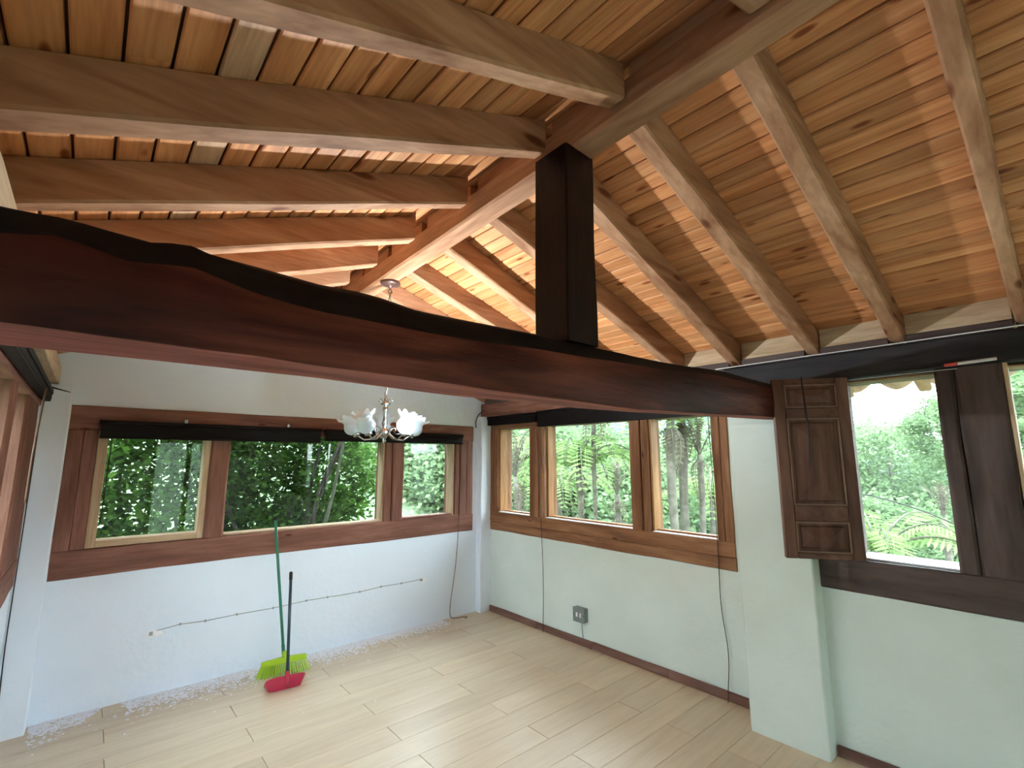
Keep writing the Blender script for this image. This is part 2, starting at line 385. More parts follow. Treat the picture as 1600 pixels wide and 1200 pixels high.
# ------------------------------------------------------------------ roof boards and roof
cl = struct(MB().add([(-.75, YB - .5, zl(-.75) + RD + .03), (XA, YB - .5, zl(XA) + RD + .03), (XA, YG + .55, zl(XA) + RD + .03), (-.75, YG + .55, zl(-.75) + RD + .03),
                      (3.98, YB - .5, zr(3.98) + RD + .03), (3.98, YG + .55, zr(3.98) + RD + .03),
                      (-.75, YB - .5, zl(-.75) + RD + .1), (XA, YB - .5, zl(XA) + RD + .1), (XA, YG + .55, zl(XA) + RD + .1), (-.75, YG + .55, zl(-.75) + RD + .1),
                      (3.98, YB - .5, zr(3.98) + RD + .1), (3.98, YG + .55, zr(3.98) + RD + .1)],
                     [(0, 1, 2, 3), (1, 4, 5, 2), (6, 9, 8, 7), (7, 8, 11, 10), (0, 3, 9, 6), (4, 10, 11, 5), (0, 6, 7, 1), (1, 7, 10, 4), (3, 2, 8, 9), (2, 5, 11, 8)]).build('ceiling', ROOFM))
def board(xa, xb, zf, ya, yb, m):
    g = .0034; dz = random.uniform(-.0022, .0022); t = .022; c = .0045
    xa += g; xb -= g
    secs = []
    for y in (ya + .001, yb - .001):
        za, zb = zf(xa) + RD + dz, zf(xb) + RD + dz
        dx = c * (1 if xb > xa else -1); f = (zb - za) / (xb - xa)
        secs.append([(xa, y, za + t), (xa, y, za + c), (xa + dx, y, za + f * dx), (xb - dx, y, zb - f * dx), (xb, y, zb + c), (xb, y, zb + t)])
    o = fix_normals(MB().loft(secs).build('roof_board', m, cl)); return o
x = XA
i = 0
while x < 3.94:
    wd = .0775; js = [YB - .45, (.52, 2.28, 1.38)[i % 3], YG + .5]
    for a, b in zip(js[:-1], js[1:]): board(x, x + wd, zr, a, b, BOARD)
    x += wd; i += 1
x = XA; i = 0
while x > -.7:
    wd = .0865; js = [YB - .45, (1.24, 3.12, 2.24)[i % 3], YG + .5]
    pale = abs((x - wd / 2) - .16) < wd / 2
    if pale: js = [YB - .45, YG + .5]
    for a, b in zip(js[:-1], js[1:]):
        o = board(x - wd, x, zl, a, b, BOARDP if pale else BOARD)
        if pale: o['label'] = 'pale unvarnished roof board'
    x -= wd; i += 1
# tile edge outside the right eave
tl = struct(MB().box((3.9, YB - .4, zr(3.95) + RD + .02), (3.97, YG + .5, zr(3.95) + RD + .05)).build('trim_4', ROOFM))
yy = -.6; n_t = 0
while yy < 4.4:
    secs = []
    for s_ in range(9):
        t = s_ / 8; yv = yy + .23 * t; dz = -.075 * math.sin(PI * t)
        secs.append([(3.80, yv, zr(3.80) + RD + .045 + dz + .0), (4.03, yv, zr(4.03) + RD + .04 + dz), (4.03, yv, zr(4.03) + RD + .055 + dz), (3.80, yv, zr(3.80) + RD + .06 + dz)])
    fix_normals(MB().loft(secs).build('roof_tile', TERRA, tl)); yy += .235; n_t += 1

# ------------------------------------------------------------------ ridge, tie beam, king post
def ridge():
    m = MB(); secs = []
    n = 40
    for i in range(n + 1):
        y = YB + (YG - .02 - YB) * i / n; xl_ = 1.205 + .037 * y; xr_ = xl_ + .115
        a = noise.noise(Vector((y * 2, 1, 0))) * .006; b = noise.noise(Vector((y * 2.6, 5, 0))) * .006; c = noise.noise(Vector((y * 2.2, 9, 0))) * .005
        secs.append([(xl_ + a, y, 2.812), (xl_ + a, y, 2.712 + c), (xl_ + .01 + a, y, 2.70 + c), (xr_ - .01 + b, y, 2.70 + b), (xr_ + b, y, 2.71 + b), (xr_ + b, y, 2.812)])
    return fix_normals(m.loft(secs).build('ridge_beam', RAFT['y']))
tag(ridge(), 'long squared ridge beam under the roof peak, running over the king post', 'beam')

top = [(-.5, 1.975), (-.155, 1.973), (-.097, 1.976), (-.032, 1.976), (.055, 1.972), (.106, 1.988), (.153, 1.976), (.239, 1.973), (.38, 1.966), (.477, 1.971), (.547, 1.968), (.643, 1.957), (.749, 1.959), (1.144, 1.97), (1.499, 1.971), (1.717, 1.97), (1.97, 1.976), (2.407, 2.0), (2.965, 1.99), (3.4, 1.99)]
bf = [(-.5, 1.763), (-.125, 1.761), (.032, 1.759), (.238, 1.76), (.368, 1.754), (.522, 1.753), (.708, 1.749), (1.071, 1.745), (1.597, 1.739), (2.747, 1.779), (3.4, 1.79)]
br = [(-.5, 1.758), (-.144, 1.758), (.097, 1.76), (.443, 1.76), (.626, 1.755), (.847, 1.75), (1.119, 1.753), (1.463, 1.752), (1.909, 1.761), (2.516, 1.782), (3.333, 1.805)]
tf = [(-.5, 1.915), (-.142, 1.911), (-.069, 1.931), (.018, 1.911), (.113, 1.928), (.228, 1.902), (.36, 1.888), (.516, 1.889), (.704, 1.889), (1.073, 1.905), (1.6, 1.925), (2.3, 1.96), (3.4, 1.965)]
def ip(t, x):
    xs, zs = zip(*t); return float(np.interp(x, xs, zs))
def tie():
    m = MB(); secs = []; n = 110
    for i in range(n + 1):
        x = XL - .02 + (XR + .03 - XL) * i / n
        nz = lambda s: noise.noise(Vector((x * 2.5, s, 0))) * .006 + noise.noise(Vector((x * 9, s, 3))) * .0025
        zb, zr_, zf, zt = ip(bf, x), ip(br, x), ip(tf, x), ip(top, x)
        secs.append([(x, 1.071 + nz(1), zb + nz(2) * .5), (x, 1.067 + nz(3), zb + .006), (x, 1.060 + nz(4), (zb + zf) / 2), (x, 1.070 + nz(5), zf - .01 + nz(6) * .6), (x, 1.09 + nz(7), zf + (zt - zf) * .65),
                     (x, 1.14, zt), (x, 1.20, zt - .006), (x, 1.26, zt - .03), (x, 1.285, zt - .07), (x, 1.29 + nz(8), (zb + zt) / 2), (x, 1.285, zr_ + .02), (x, 1.272 + nz(9), zr_)])
    o = m.loft(secs, mi=[0, 0, 0, 1, 1, 1, 1, 1, 0, 0, 0, 2]).build('tie_beam', [BEAM, BEAM_SHADED, BEAM_LIT])  # crest coloured as shaded, underside coloured as lit from the floor
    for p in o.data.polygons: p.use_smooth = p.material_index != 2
    return fix_normals(o)
tag(tie(), 'massive dark red-brown hewn tie beam with a waney top edge coloured black for shade, crossing the whole room', 'beam')
kp = MB().hewn((1.205, 1.08, 1.955), (1.366, 1.25, 2.703), 2, seg=.1, amp=.006, c=.006, seed=3).build('king_post', POST)
tag(kp, 'near-black square post standing on the tie beam and holding up the ridge', 'post')

# ------------------------------------------------------------------ rafters
ORD = ['first', 'second', 'third', 'fourth', 'fifth', 'sixth', 'seventh', 'eighth', 'ninth', 'tenth', 'eleventh']
def rafter(side, p_ridge, p_eave, label, seed):
    """p_* = (y0,y1) of the underside near the ridge and near the eave"""
    zf = zl if side == 'l' else zr
    xa, xb = (1.215 if side == 'l' else 1.345), (-.62 if side == 'l' else 3.86)
    xra, xeb = (1.2, -.2) if side == 'l' else (1.45, 3.1)
    m = MB(); secs = []; n = 22
    for i in range(n + 1):
        x = xa + (xb - xa) * i / n; t = (x - xra) / (xeb - xra)
        y0 = p_ridge[0] + (p_eave[0] - p_ridge[0]) * t; y1_ = p_ridge[1] + (p_eave[1] - p_ridge[1]) * t
        if side == 'l': xl_ = 1.205 + .037 * y0 + .004; x = min(x, xl_)
        z = zf(x); a = noise.noise(Vector((x * 2.2, seed, 0))) * .009; b = noise.noise(Vector((x * 2.2, seed, 7))) * .009; c = noise.noise(Vector((x * 1.7, seed, 3))) * .006
        zt = z + RD - .003
        secs.append([(x, y0 + a, zt), (x, y0 + a, z + .008 + c), (x, y0 + .008 + a, z + c), (x, y1_ - .008 + b, z + c), (x, y1_ + b, z + .008 + c), (x, y1_ + b, zt)])
    o = fix_normals(m.loft(secs).build('rafter', RAFT['x'])); return tag(o, label, 'rafter')
right = [(.04, .11, .04, .085), (.480, .556, .49, .560), (.872, .955, .888, .966), (1.262, 1.345, 1.345, 1.425), (1.75, 1.83, 1.755, 1.835), (2.2, 2.285, 2.29, 2.375), (2.66, 2.745, 2.67, 2.75), (3.12, 3.2, 3.14, 3.22), (3.60, 3.68, 3.60, 3.68), (4.10, 4.185, 4.10, 4.185)]
rl = ['pale kinked rafter at the far right edge, nearest the camera on the window slope',
      'wide pale rafter second from the right edge, ending above the open shutter',
      'pale rafter third from the right edge, just right of the king post top',
      'rafter coming out from behind the upper right side of the king post',
      'rafter coming out low on the right of the king post, above the tie beam',
      'dark-sided rafter of the window slope just left of the king post',
      'grey-brown sided rafter of the window slope between lamp hook and king post',
      'rafter of the window slope directly behind the lamp hook',
      'rafter of the window slope hidden behind the tie beam, one before the far wall',
      'rafter of the window slope lying against the far wall']
for i, (a, b, c, d) in enumerate(right): rafter('r', (a, b), (c, d), rl[i], i * 1.7)
left = [(.36, .43, .37, .44), (.82, .892, .828, .895), (1.195, 1.265, 1.275, 1.375), (1.70, 1.775, 1.735, 1.81), (2.185, 2.265, 2.2, 2.28), (2.64, 2.715, 2.67, 2.745), (3.06, 3.13, 3.08, 3.15), (3.5, 3.57, 3.5, 3.57), (4.10, 4.185, 4.10, 4.185)]
ll = ['rafter whose pale end alone shows beside the ridge at the top edge of the photo',
      'uppermost full rafter of the left slope, with a broad pale underside',
      'knotty rafter second from the top on the left slope, half its underside greyish',
      'straight dark rafter third from the top on the left slope, underside level',
      'rafter fourth from the top on the left slope, above the hump of the tie beam',
      'rafter fifth from the top on the left slope, close above the tie beam',
      'lowest visible rafter of the left slope, where the ridge meets the tie beam',
      'rafter of the left slope hidden behind the tie beam near the far wall',
      'rafter of the left slope lying against the far wall']
for i, (a, b, c, d) in enumerate(left): rafter('l', (a, b), (c, d), ll[i], 30 + i * 1.3)
for i, y0 in enumerate((-.42, -.88, -1.34, -1.8, -2.26, -2.7)):
    rafter('r', (y0, y0 + .08), (y0, y0 + .08), ORD[i] + ' pale rafter of the right slope behind the camera', 60 + i)
    rafter('l', (y0 + .32, y0 + .39), (y0 + .32, y0 + .39), ORD[i] + ' pale rafter of the left slope behind the camera', 80 + i)
# blocking between the rafters on the ridge and at the eave
for (a, b) in zip([.43, .892, 1.265, 1.775, 2.265, 2.715, 3.13, 3.57], [.82, 1.195, 1.70, 2.185, 2.64, 3.06, 3.5, 4.1]):
    xm = 1.205 + .037 * (a + b) / 2
    MB().cbox((xm + .006, a + .004, 2.813), (xm + .04, b - .004, zl(xm) + RD - .001), .002).build('ridge_block', RAFT['y'], cl)
er = [(-2.62, -2.26), (-2.18, -1.8), (-1.72, -1.34), (-1.26, -.88), (-.8, -.42), (-.34, .04), (.088, .49), (.56, .888), (.966, 1.345), (1.425, 1.755), (1.835, 2.29), (2.375, 2.67), (2.75, 3.14), (3.22, 3.6), (3.68, 4.1)]
for a, b in er:
    MB().cbox((3.20, a + .003, zr(3.2) + .02), (3.225, b - .003, zr(3.2) + RD - .004), .002).build('eave_board', NEWW['y'], cl)
    MB().cbox((3.19, a + .003, 2.135), (3.215, b - .003, zr(3.2) + .022), .002).build('eave_board', GREYW['y'], cl)
for a, b in zip([-2.7] + [q[0] for q in er][1:], []): pass
for (a, b) in zip([-.10 - .46 * 5, .44, .895, 1.375, 1.81, 2.28, 2.745, 3.15, 3.57], [.37, .828, 1.275, 1.735, 2.2, 2.67, 3.08, 3.5, 4.1]):
    MB().cbox((XL - .03, a + .003, 2.14), (XL - .002, b - .003, zl(XL - .03) + RD - .004), .002).build('eave_board', NEWW['y'], cl)
pl_ = struct(MB().hewn((XN - .005, YB + .01, 1.993), (XR + .22, 1.45, 2.148), 1, seg=.2, amp=.004, c=.01, seed=4).build('trim_5', PLATEW))
pl2 = struct(MB().hewn((XR - .09, 1.455, 1.998), (XR + .22, YG, 2.148), 1, seg=.2, amp=.005, c=.012, seed=5).build('trim_6', FRAME['y']))
pl3 = struct(MB().hewn((XL - .2, YB + .01, 2.02), (XL + .07, YG - .01, 2.135), 1, seg=.2, amp=.004, c=.006, seed=6).build('trim_7', NEWW['y']))

# ------------------------------------------------------------------ far window (window_1)
YF = YG - .012
w1 = struct(MB().hewn((-.118, YF, .812), (3.103, YG + .2, .982), 0, seg=.14, amp=.006, c=.006, seed=11).build('window_1', FRAME['x']))
def part(nm, a, b, ax, m, par, amp=.005, c=.005, seed=0, seg=.12, label=None):
    return MB().hewn(a, b, ax, seg=seg, amp=amp, c=c, seed=seed).build(nm, m, par, label=label)
part('header', (-.122, YF, 1.735), (3.103, YG + .2, 1.893), 0, FRAME['x'], w1, .006, seed=12)
part('post', (-.115, YF, .983), (-.058 + .022, YG + .2, 1.735), 2, FRAME['z'], w1, .004, seed=13)
part('post', (-.034, YF + .003, .983), (.038, YG + .2, 1.735), 2, FRAME['z'], w1, .003, seed=14)
MB().box((-.112, YG + .06, .983), (.05, YG + .19, 1.735)).build('seam_light_stop', FRAME['z'], w1)  # added behind the post seams to stop light leaking through
MB().box((2.88, YG + .06, .983), (3.1, YG + .19, 1.735)).build('seam_light_stop', FRAME['z'], w1)
MB().box((2.11, YG + .1, .983), (2.27, YG + .19, 1.735)).build('seam_light_stop', FRAME['z'], w1)
part('casing', (.040, YG - .008, .985), (.092, YG + .12, 1.735), 2, NEWW['z'], w1, .001, .003, label='pale new pine casing strip')
part('casing', (.093, YG - .006, .985), (.645, YG + .12, 1.028), 0, NEWW['x'], w1, .001, .003, label='pale new pine casing strip')
part('casing', (.645, YG - .006, .985), (.682, YG + .12, 1.735), 2, NEWW['z'], w1, .001, .003, label='pale new pine casing strip')
part('mullion', (.684, YF - .004, .983), (.815, YG + .2, 1.735), 2, FRAME['z'], w1, .010, .012, seed=15, seg=.07)
part('casing', (.817, YG + .02, .983), (2.095, YG + .14, .996), 0, NEWW['x'], w1, .001, .003)
part('casing', (2.085, YG + .03, .99), (2.103, YG + .13, 1.735), 2, NEWW['z'], w1, .001, .002)
part('mullion', (2.10, YF + .01, .983), (2.168, YG + .2, 1.735), 2, FRAME['z'], w1, .004, .008, seed=16)
part('mullion', (2.170, YF - .008, .983), (2.283, YG + .2, 1.735), 2, FRAME['z'], w1, .009, .012, seed=17, seg=.07)
part('casing', (2.284, YG + .01, .983), (2.856, YG + .12, 1.002), 0, FRAME['x'], w1, .001, .003)
part('casing', (2.853, YG + .01, .983), (2.876, YG + .12, 1.735), 2, NEWW['z'], w1, .001, .003)
part('post', (2.878, YF + .008, .983), (2.935, YG + .2, 1.735), 2, FRAME['z'], w1, .003, seed=18)
part('post', (2.937, YF, .983), (3.02, YG + .2, 1.735), 2, FRAME['z'], w1, .003, seed=19)
part('post', (3.022, YF, .983), (3.10, YG + .2, 1.735), 2, FRAME['z'], w1, .003, seed=20)
for a, b in ((.09, .646), (.815, 2.09), (2.282, 2.855)):
    MB().box((a, YG + .075, 1.0 if a > .1 else 1.02), (b, YG + .079, 1.735)).build('pane', GLASS, w1)

# ------------------------------------------------------------------ right window (window_2)
XF = XR - .012
w2 = struct(MB().hewn((XF, 1.515, .900), (XR + .2, 4.14, 1.0), 1, seg=.14, amp=.005, c=.006, seed=21).build('window_2', WARM['y']))
part('sill_board', (XF + .002, 1.513, .815), (XR + .15, 4.14, .899), 1, WARM['y'], w2, .007, seed=22, seg=.1)
part('header', (XF, 1.515, 1.865), (XR + .2, 4.14, 1.995), 1, WARM['y'], w2, .004, seed=23)
def pz(a, b, m=WARM['z'], nm='post', s=0, x=XF, amp=.005, c=.006): part(nm, (x, a, 1.0), (XR + .2, b, 1.865), 2, m, w2, amp, c, seed=s)
pz(4.065, 4.138, s=24); pz(4.0, 4.063, s=25, x=XF + .01)
part('casing', (XR + .02, 3.983, 1.0), (XR + .12, 3.999, 1.865), 2, ORNG['z'], w2, .001, .003)
pz(3.385, 3.502, s=26, nm='mullion'); pz(3.315, 3.383, s=27, nm='mullion', c=.02, amp=.008)
part('casing', (XR + .05, 3.298, 1.0), (XR + .12, 3.314, 1.865), 2, ORNG['z'], w2, .001, .003)
pz(2.225, 2.32, s=28, nm='mullion'); pz(2.160, 2.223, s=29, nm='mullion', c=.02, amp=.008)
part('casing', (XR + .03, 2.140, 1.0), (XR + .12, 2.159, 1.865), 2, ORNG['z'], w2, .001, .003)
pz(1.575, 1.632, s=30); pz(1.515, 1.573, s=31)
for a, b in ((3.50, 3.985), (2.318, 3.30), (1.63, 2.142)):
    MB().box((XR + .085, a, 1.005), (XR + .089, b, 1.865)).build('pane', GLASS, w2)
    part('casing', (XR + .06, a, 1.0), (XR + .12, b, 1.018), 1, ORNG['y'], w2, .001, .003)
    MB().cbox((XR + .002, a, 1.0), (XR + .059, b, 1.006), .001).build('ledge', LEDGE, w2, label='sill ledge strip coloured white for glare')  # glare along the sill is put into the ledge colour

# ------------------------------------------------------------------ near right window (window_3)
# strips added behind the paired posts to stop light through their seams
for a_, b_ in ((4.0, 4.13), (3.33, 3.49), (2.17, 2.31), (1.52, 1.62)): MB().box((XR + .1, a_, 1.0), (XR + .19, b_, 1.865)).build('seam_light_stop', WARM['z'], w2)
XF3 = XN - .012
w3 = struct(MB().hewn((XF3, YB + .36, .846), (XN + .24, .984, 1.018), 1, seg=.16, amp=.004, c=.006, seed=41).build('window_3', GREYW['y']))
def p3(a, b, s, nm='post', m=GREYW['z'], x=XF3, amp=.004, c=.006): part(nm, (x, a, 1.019), (XN + .24, b, 1.992), 2, m, w3, amp, c, seed=s)
p3(.890, .984, 42); p3(.805, .888, 43)
p3(.318, .392, 44, c=.012, amp=.007); p3(.150, .315, 45, c=.012, amp=.007)
part('casing', (XN - .004, .132, 1.019), (XN + .1, .148, 1.992), 2, NEWW['z'], w3, .001, .003, label='thin pale casing strip')
MB().box((XN + .1, .16, 1.019), (XN + .23, .38, 1.99)).build('seam_light_stop', GREYW['z'], w3)
p3(-.75, -.62, 46); p3(-1.9, -1.76, 47); p3(YB + .36, YB + .44, 48)
part('header', (XN + .05, YB + .36, 1.978), (XN + .2, .805, 1.992), 1, WARM['y'], w3, .002)
for a, b in ((.392, .805), (-.62, .132), (-1.76, -.75), (YB + .44, -1.9)):
    MB().box((XN + .12, a, 1.02), (XN + .124, b, 1.978)).build('pane', GLASS, w3)
    MB().cbox((XN + .03, a, 1.019), (XN + .24, b, 1.028), .001).build('ledge', LEDGE, w3, label='bright white ledge strip')

# left window (window_4), seen edge on
w4 = struct(MB().hewn((XL - .2, 1.9, .84), (XL + .012, 3.98, 1.0), 1, seg=.2, amp=.005, c=.006, seed=51).build('window_4', FRAME['y']))
def p4(a, b, s, m): part('post', (XL - .2, a, 1.0), (XL + .01, b, 1.86), 2, m, w4, .006, .01, seed=s)
p4(3.8, 3.975, 52, FRAME['z']); p4(3.56, 3.798, 53, FRAME['z']); p4(1.9, 2.02, 54, FRAME['z']); p4(2.7, 2.8, 55, FRAME['z'])
p4(3.30, 3.556, 56, FRAME['z'])
part('header', (XL - .2, 1.9, 1.86), (XL + .012, 3.98, 1.958), 1, FRAME['y'], w4, .004)
for a, b in ((2.8, 3.30), (2.02, 2.7)): MB().box((XL - .11, a, 1.0), (XL - .106, b, 1.86)).build('pane', GLASS, w4)

# ------------------------------------------------------------------ blinds
def blind(label, axis, a, b, d0, d1, ztop, zbot, rail=.028, nsl=9, group=None):
    """rolled-up venetian blind: headrail, stacked slats, bottom rail. axis 0: along x at y d0..d1; axis 1: along y at x d0..d1"""
    def bx(u0, u1, v0, v1, z0, z1): return ((u0, v0, z0), (u1, v1, z1)) if axis == 0 else ((v0, u0, z0), (v1, u1, z1))
    t = thing('venetian_blind', label, 'blind', ((a + b) / 2, (d0 + d1) / 2, zbot) if axis == 0 else ((d0 + d1) / 2, (a + b) / 2, zbot))
    MB().cbox(*bx(a, b, d0, d1, ztop - rail, ztop), .002).build('headrail', BLACK, t)
    zz = np.linspace(ztop - rail - .004, zbot + .018, nsl)
    for z in zz:
        lo, hi = bx(a + .01, b - .01, d0 + .004, d1 - .004, z - .0025, z)
        hh = (zz[0] - zz[-1]) / (nsl - 1) * .86; lo, hi = bx(a + .01, b - .01, d0 + .004, d1 - .004, z - hh, z)
        MB().box(lo, hi).build('slat', BLACK, t)
    MB().cbox(*bx(a + .008, b - .008, d0 + .006, d1 - .006, zbot, zbot + .014), .002).build('bottom_rail', BLACK, t)
    return t
bl1 = blind('raised black venetian blind over the left half of the far window', 0, .035, 1.472, YF - .062, YF - .004, 1.802, 1.683)
bl2 = blind('raised black venetian blind over the right half of the far window, behind the chandelier', 0, 1.50, 2.935, YF - .058, YF - .004, 1.80, 1.70, nsl=7)
for xx, s in ((.5, 0), (1.2, 1)): MB().box((xx, YF - .02, 1.80), (xx + .02, YF - .004, 1.83)).build('bracket', METAL, bl1)
bl3 = blind('short raised black blind over the leftmost pane of the right-hand window', 1, 3.335, 4.10, XF - .068, XF - .002, 2.00, 1.905, nsl=7)
bl4 = blind('long black venetian blind with hanging slats over the middle pane of the right-hand window', 1, 1.60, 3.322, XF - .075, XF - .002, 2.02, 1.855, nsl=12)
bl5 = blind('black blind headrail on the left wall, seen end-on at the left edge', 1, 2.0, 3.93, XL + .014, XL + .062, 1.955, 1.885, nsl=4)
for yy in (2.6, 3.5): MB().cbox((XF - .08, yy, 2.005), (XF - .0, yy + .03, 2.026), .002).build('bracket', METAL, bl4)

def cord(name, label, pts, r, m, cat='cord', n=6, parent=None):
    P = [Vector(p) for p in pts]
    # catmull-rom
    out = []
    for i in range(len(P) - 1):
        p0 = P[max(i - 1, 0)]; p1 = P[i]; p2 = P[i + 1]; p3 = P[min(i + 2, len(P) - 1)]
        for s in range(5):
            t = s / 5; out.append(.5 * ((2 * p1) + (-p0 + p2) * t + (2 * p0 - 5 * p1 + 4 * p2 - p3) * t * t + (-p0 + 3 * p1 - 3 * p2 + p3) * t ** 3))
    out.append(P[-1])
    if parent is not None: return MB().tube(out, r, n).build(name, m, parent, smooth=True)
    o = MB().tube(out, r, n).build(name, m, smooth=True, loc=pts[-1]); return tag(o, label, cat)
cord('cord', 'thin dark cord hanging from the blinds left of the grey switch box', [(XF - .07, 3.325, 1.9), (XF - .03, 3.315, 1.0), (XF - .014, 3.31, .6), (XF - .016, 3.305, .3), (XF - .03, 3.30, .003)], .0028, BLACKC, parent=bl4)
cord('cord', 'thin dark cord hanging below the right end of the right-hand window', [(XF - .03, 1.63, 1.86), (XF - .016, 1.625, 1.0), (XF - .012, 1.63, .6), (XF - .014, 1.60, .3), (XF - .02, 1.615, .06), (XF - .034, 1.612, .003)], .0028, BLACKC, parent=bl4)
cord('cord', 'dark cord hanging from the far window and curling onto the floor in the corner', [(2.93, YF - .03, 1.7), (2.925, YF - .012, 1.0), (2.90, YG - .012, .5), (2.845, YG - .014, .15), (2.842, YG - .02, .02), (2.88, YG - .05, .004), (2.95, YG - .07, .004), (2.985, YG - .10, .004), (2.95, YG - .12, .004)], .0032, BROWNC, parent=bl2)
cord('wall_wire', 'thin black wire running down the corner pilaster beside the left wall', [(XL + .012, 4.068, 1.98), (XL + .012, 4.07, 1.2), (XL + .012, 4.07, .5), (XL + .02, 4.068, .18), (XL + .006, 4.05, .06), (XL + .004, 3.95, .004)], .003, BLACKC, 'wire')
cord('wand', 'thin dark tilt wand hanging at the left edge of the far window', [(.108, YF - .04, 1.69), (.105, YF - .035, 1.3), (.10, YF - .03, 1.14)], .004, BLACKC, 'wand', parent=bl1)
cord('wand', 'thin green-black tilt wand hanging in front of the wide middle pane of the far window', [(1.535, YF - .04, 1.70), (1.53, YF - .035, 1.4), (1.525, YF - .03, 1.14)], .0035, BLACKC, 'wand', parent=bl2)
cord('wand', 'dark tilt wand hanging by the left edge of the middle pane of the right-hand window', [(XF - .06, 3.275, 1.86), (XF - .05, 3.27, 1.6), (XF - .045, 3.265, 1.42)], .004, BROWNC, 'wand', parent=bl4)
cord('wand', 'thin dark wand hanging at the left wall window', [(XL + .07, 3.2, 1.89), (XL + .06, 3.18, 1.6), (XL + .06, 3.17, 1.35)], .005, BROWNC, 'wand', parent=bl5)
cord('eave_cable', 'thin white cable pinned along the eave timber above the right-hand windows', [(XN - .012, YB + .1, 2.153), (XN - .012, -.5, 2.154), (XN - .012, .2, 2.153), (XN - .012, .6, 2.151), (XN - .012, 1.0, 2.152), (XN - .012, 1.5, 2.15)], .0035, WHITEC, 'cable')
cord('header_wire', 'thin grey wire along the bottom of the dark eave timber by the marker rod', [(XN - .014, .30, 1.985), (XN - .014, .55, 1.984), (XN - .014, .75, 1.982)], .003, GREYC, 'wire')
cord('corner_cable', 'black cable drooping out of the roof corner above the far right pilaster', [(3.14, YG - .01, 1.88), (3.12, YG - .03, 1.95), (3.15, YG - .05, 2.03), (3.2, YG - .1, 2.07)], .005, BLACKC, 'cable')
cord('spike', 'black pointed rod sticking out over the top of the left corner pilaster', [(-.252, 4.02, 1.992), (-.19, 4.045, 1.978), (-.122, 4.062, 1.962)], [.009 - .0007 * i for i in range(11)], BLACKC, 'rod')

# surface wire with clips between two patched holes on the far wall
t = thing('wall_wire', 'thin grey wire clipped along the far wall between two patched socket holes', 'wire', (.47, YG, .39))
pts = [(.47, .388), (.60, .402), (.75, .392), (.95, .396), (1.2, .393), (1.45, .402), (1.62, .398), (1.9, .392), (2.1, .402), (2.3, .398), (2.5, .40)]
MB().tube([(x, YG - .006, z + .015) for x, z in pts], .0028, 5).build('wire', GREYC, t)
for x, z in pts[1:-1:1]: MB().cbox((x - .005, YG - .012, z + .008), (x + .005, YG - .001, z + .022), .001).build('clip', GREYC, t)
def patch(x, z, label):
    m = MB(); n = 14; vs = [(x, YG - .006, z)]
    for i in range(n): a = 2 * PI * i / n; r = .045 * (1 + .35 * noise.noise(Vector((i, x, 0)))); vs.append((x + r * math.cos(a), YG - .0005, z + r * .55 * math.sin(a)))
    m.add(vs, [(0, 1 + (i + 1) % n, 1 + i) for i in range(n)])
    m.box((x - .03, YG - .018, z - .004), (x - .012, YG - .001, z + .016), 1)
    tag(m.build('socket_patch', [CHIP, GREYC]), label, 'patch')
patch(.46, .385, 'rough plaster patch at the left end of the clipped wall wire')
patch(2.53, .405, 'rough plaster patch with a wire stub at the right end of the clipped wall wire')

# ------------------------------------------------------------------ switch box
t = thing('switch_box', 'grey metal surface box with two white switches on the right wall above the skirting', 'switch', (XR, 2.87, .19))
MB().cbox((XR - .05, 2.80, .195), (XR - .001, 2.92, .305), .003).build('back_box', STEEL, t)
MB().cbox((XR - .056, 2.797, .192), (XR - .05, 2.923, .308), .002).build('face_plate', STEEL, t)
for yy in (2.877, 2.838): MB().cbox((XR - .062, yy - .009, .235), (XR - .056, yy + .009, .27), .002).build('switch_button', SWITCH, t)
for yy in (2.914, 2.806): MB().tube([(XR - .056, yy, .252), (XR - .0585, yy, .252)], .004, 8).build('screw', BLACKC, t)
MB().tube([(XR - .02, 2.858, .196), (XR - .012, 2.862, .13), (XR - .008, 2.856, .06)], .004, 6).build('cable', GREYC, t)

# ------------------------------------------------------------------ open shutter
hx, hy = 3.138, .758
sd = Vector((-.59, .807, 0)).normalized(); sn = Vector((-sd.y, sd.x, 0))   # normal facing the camera side
sn = -sn if sn.dot(Vector((-hx, -hy, 0))) < 0 else sn
SM = Matrix(((sd.x, sn.x, 0, hx), (sd.y, sn.y, 0, hy), (0, 0, 1, 0), (0, 0, 0, 1)))
SW = .385; Z0, Z1 = 1.02, 1.998
t = thing('shutter', 'open carved wooden window shutter with three raised panels, swung into the room beside the pilaster', 'shutter', (hx, hy, Z0))
def sb(nm, a, b, m=SHUT['z'], c=.004): return MB().cbox(a, b, c, M=SM).build(nm, m, t)
sb('stile', (0.0, -.015, Z0), (.062, .015, Z1)); sb('stile', (SW - .06, -.015, Z0), (SW, .015, Z1))
rails = [(Z0, 1.052), (1.215, 1.30), (1.775, 1.832), (1.965, Z1)]
for a, b in rails: sb('rail', (.0625, -.0145, a), (SW - .0605, .0145, b), SHUT['x'])
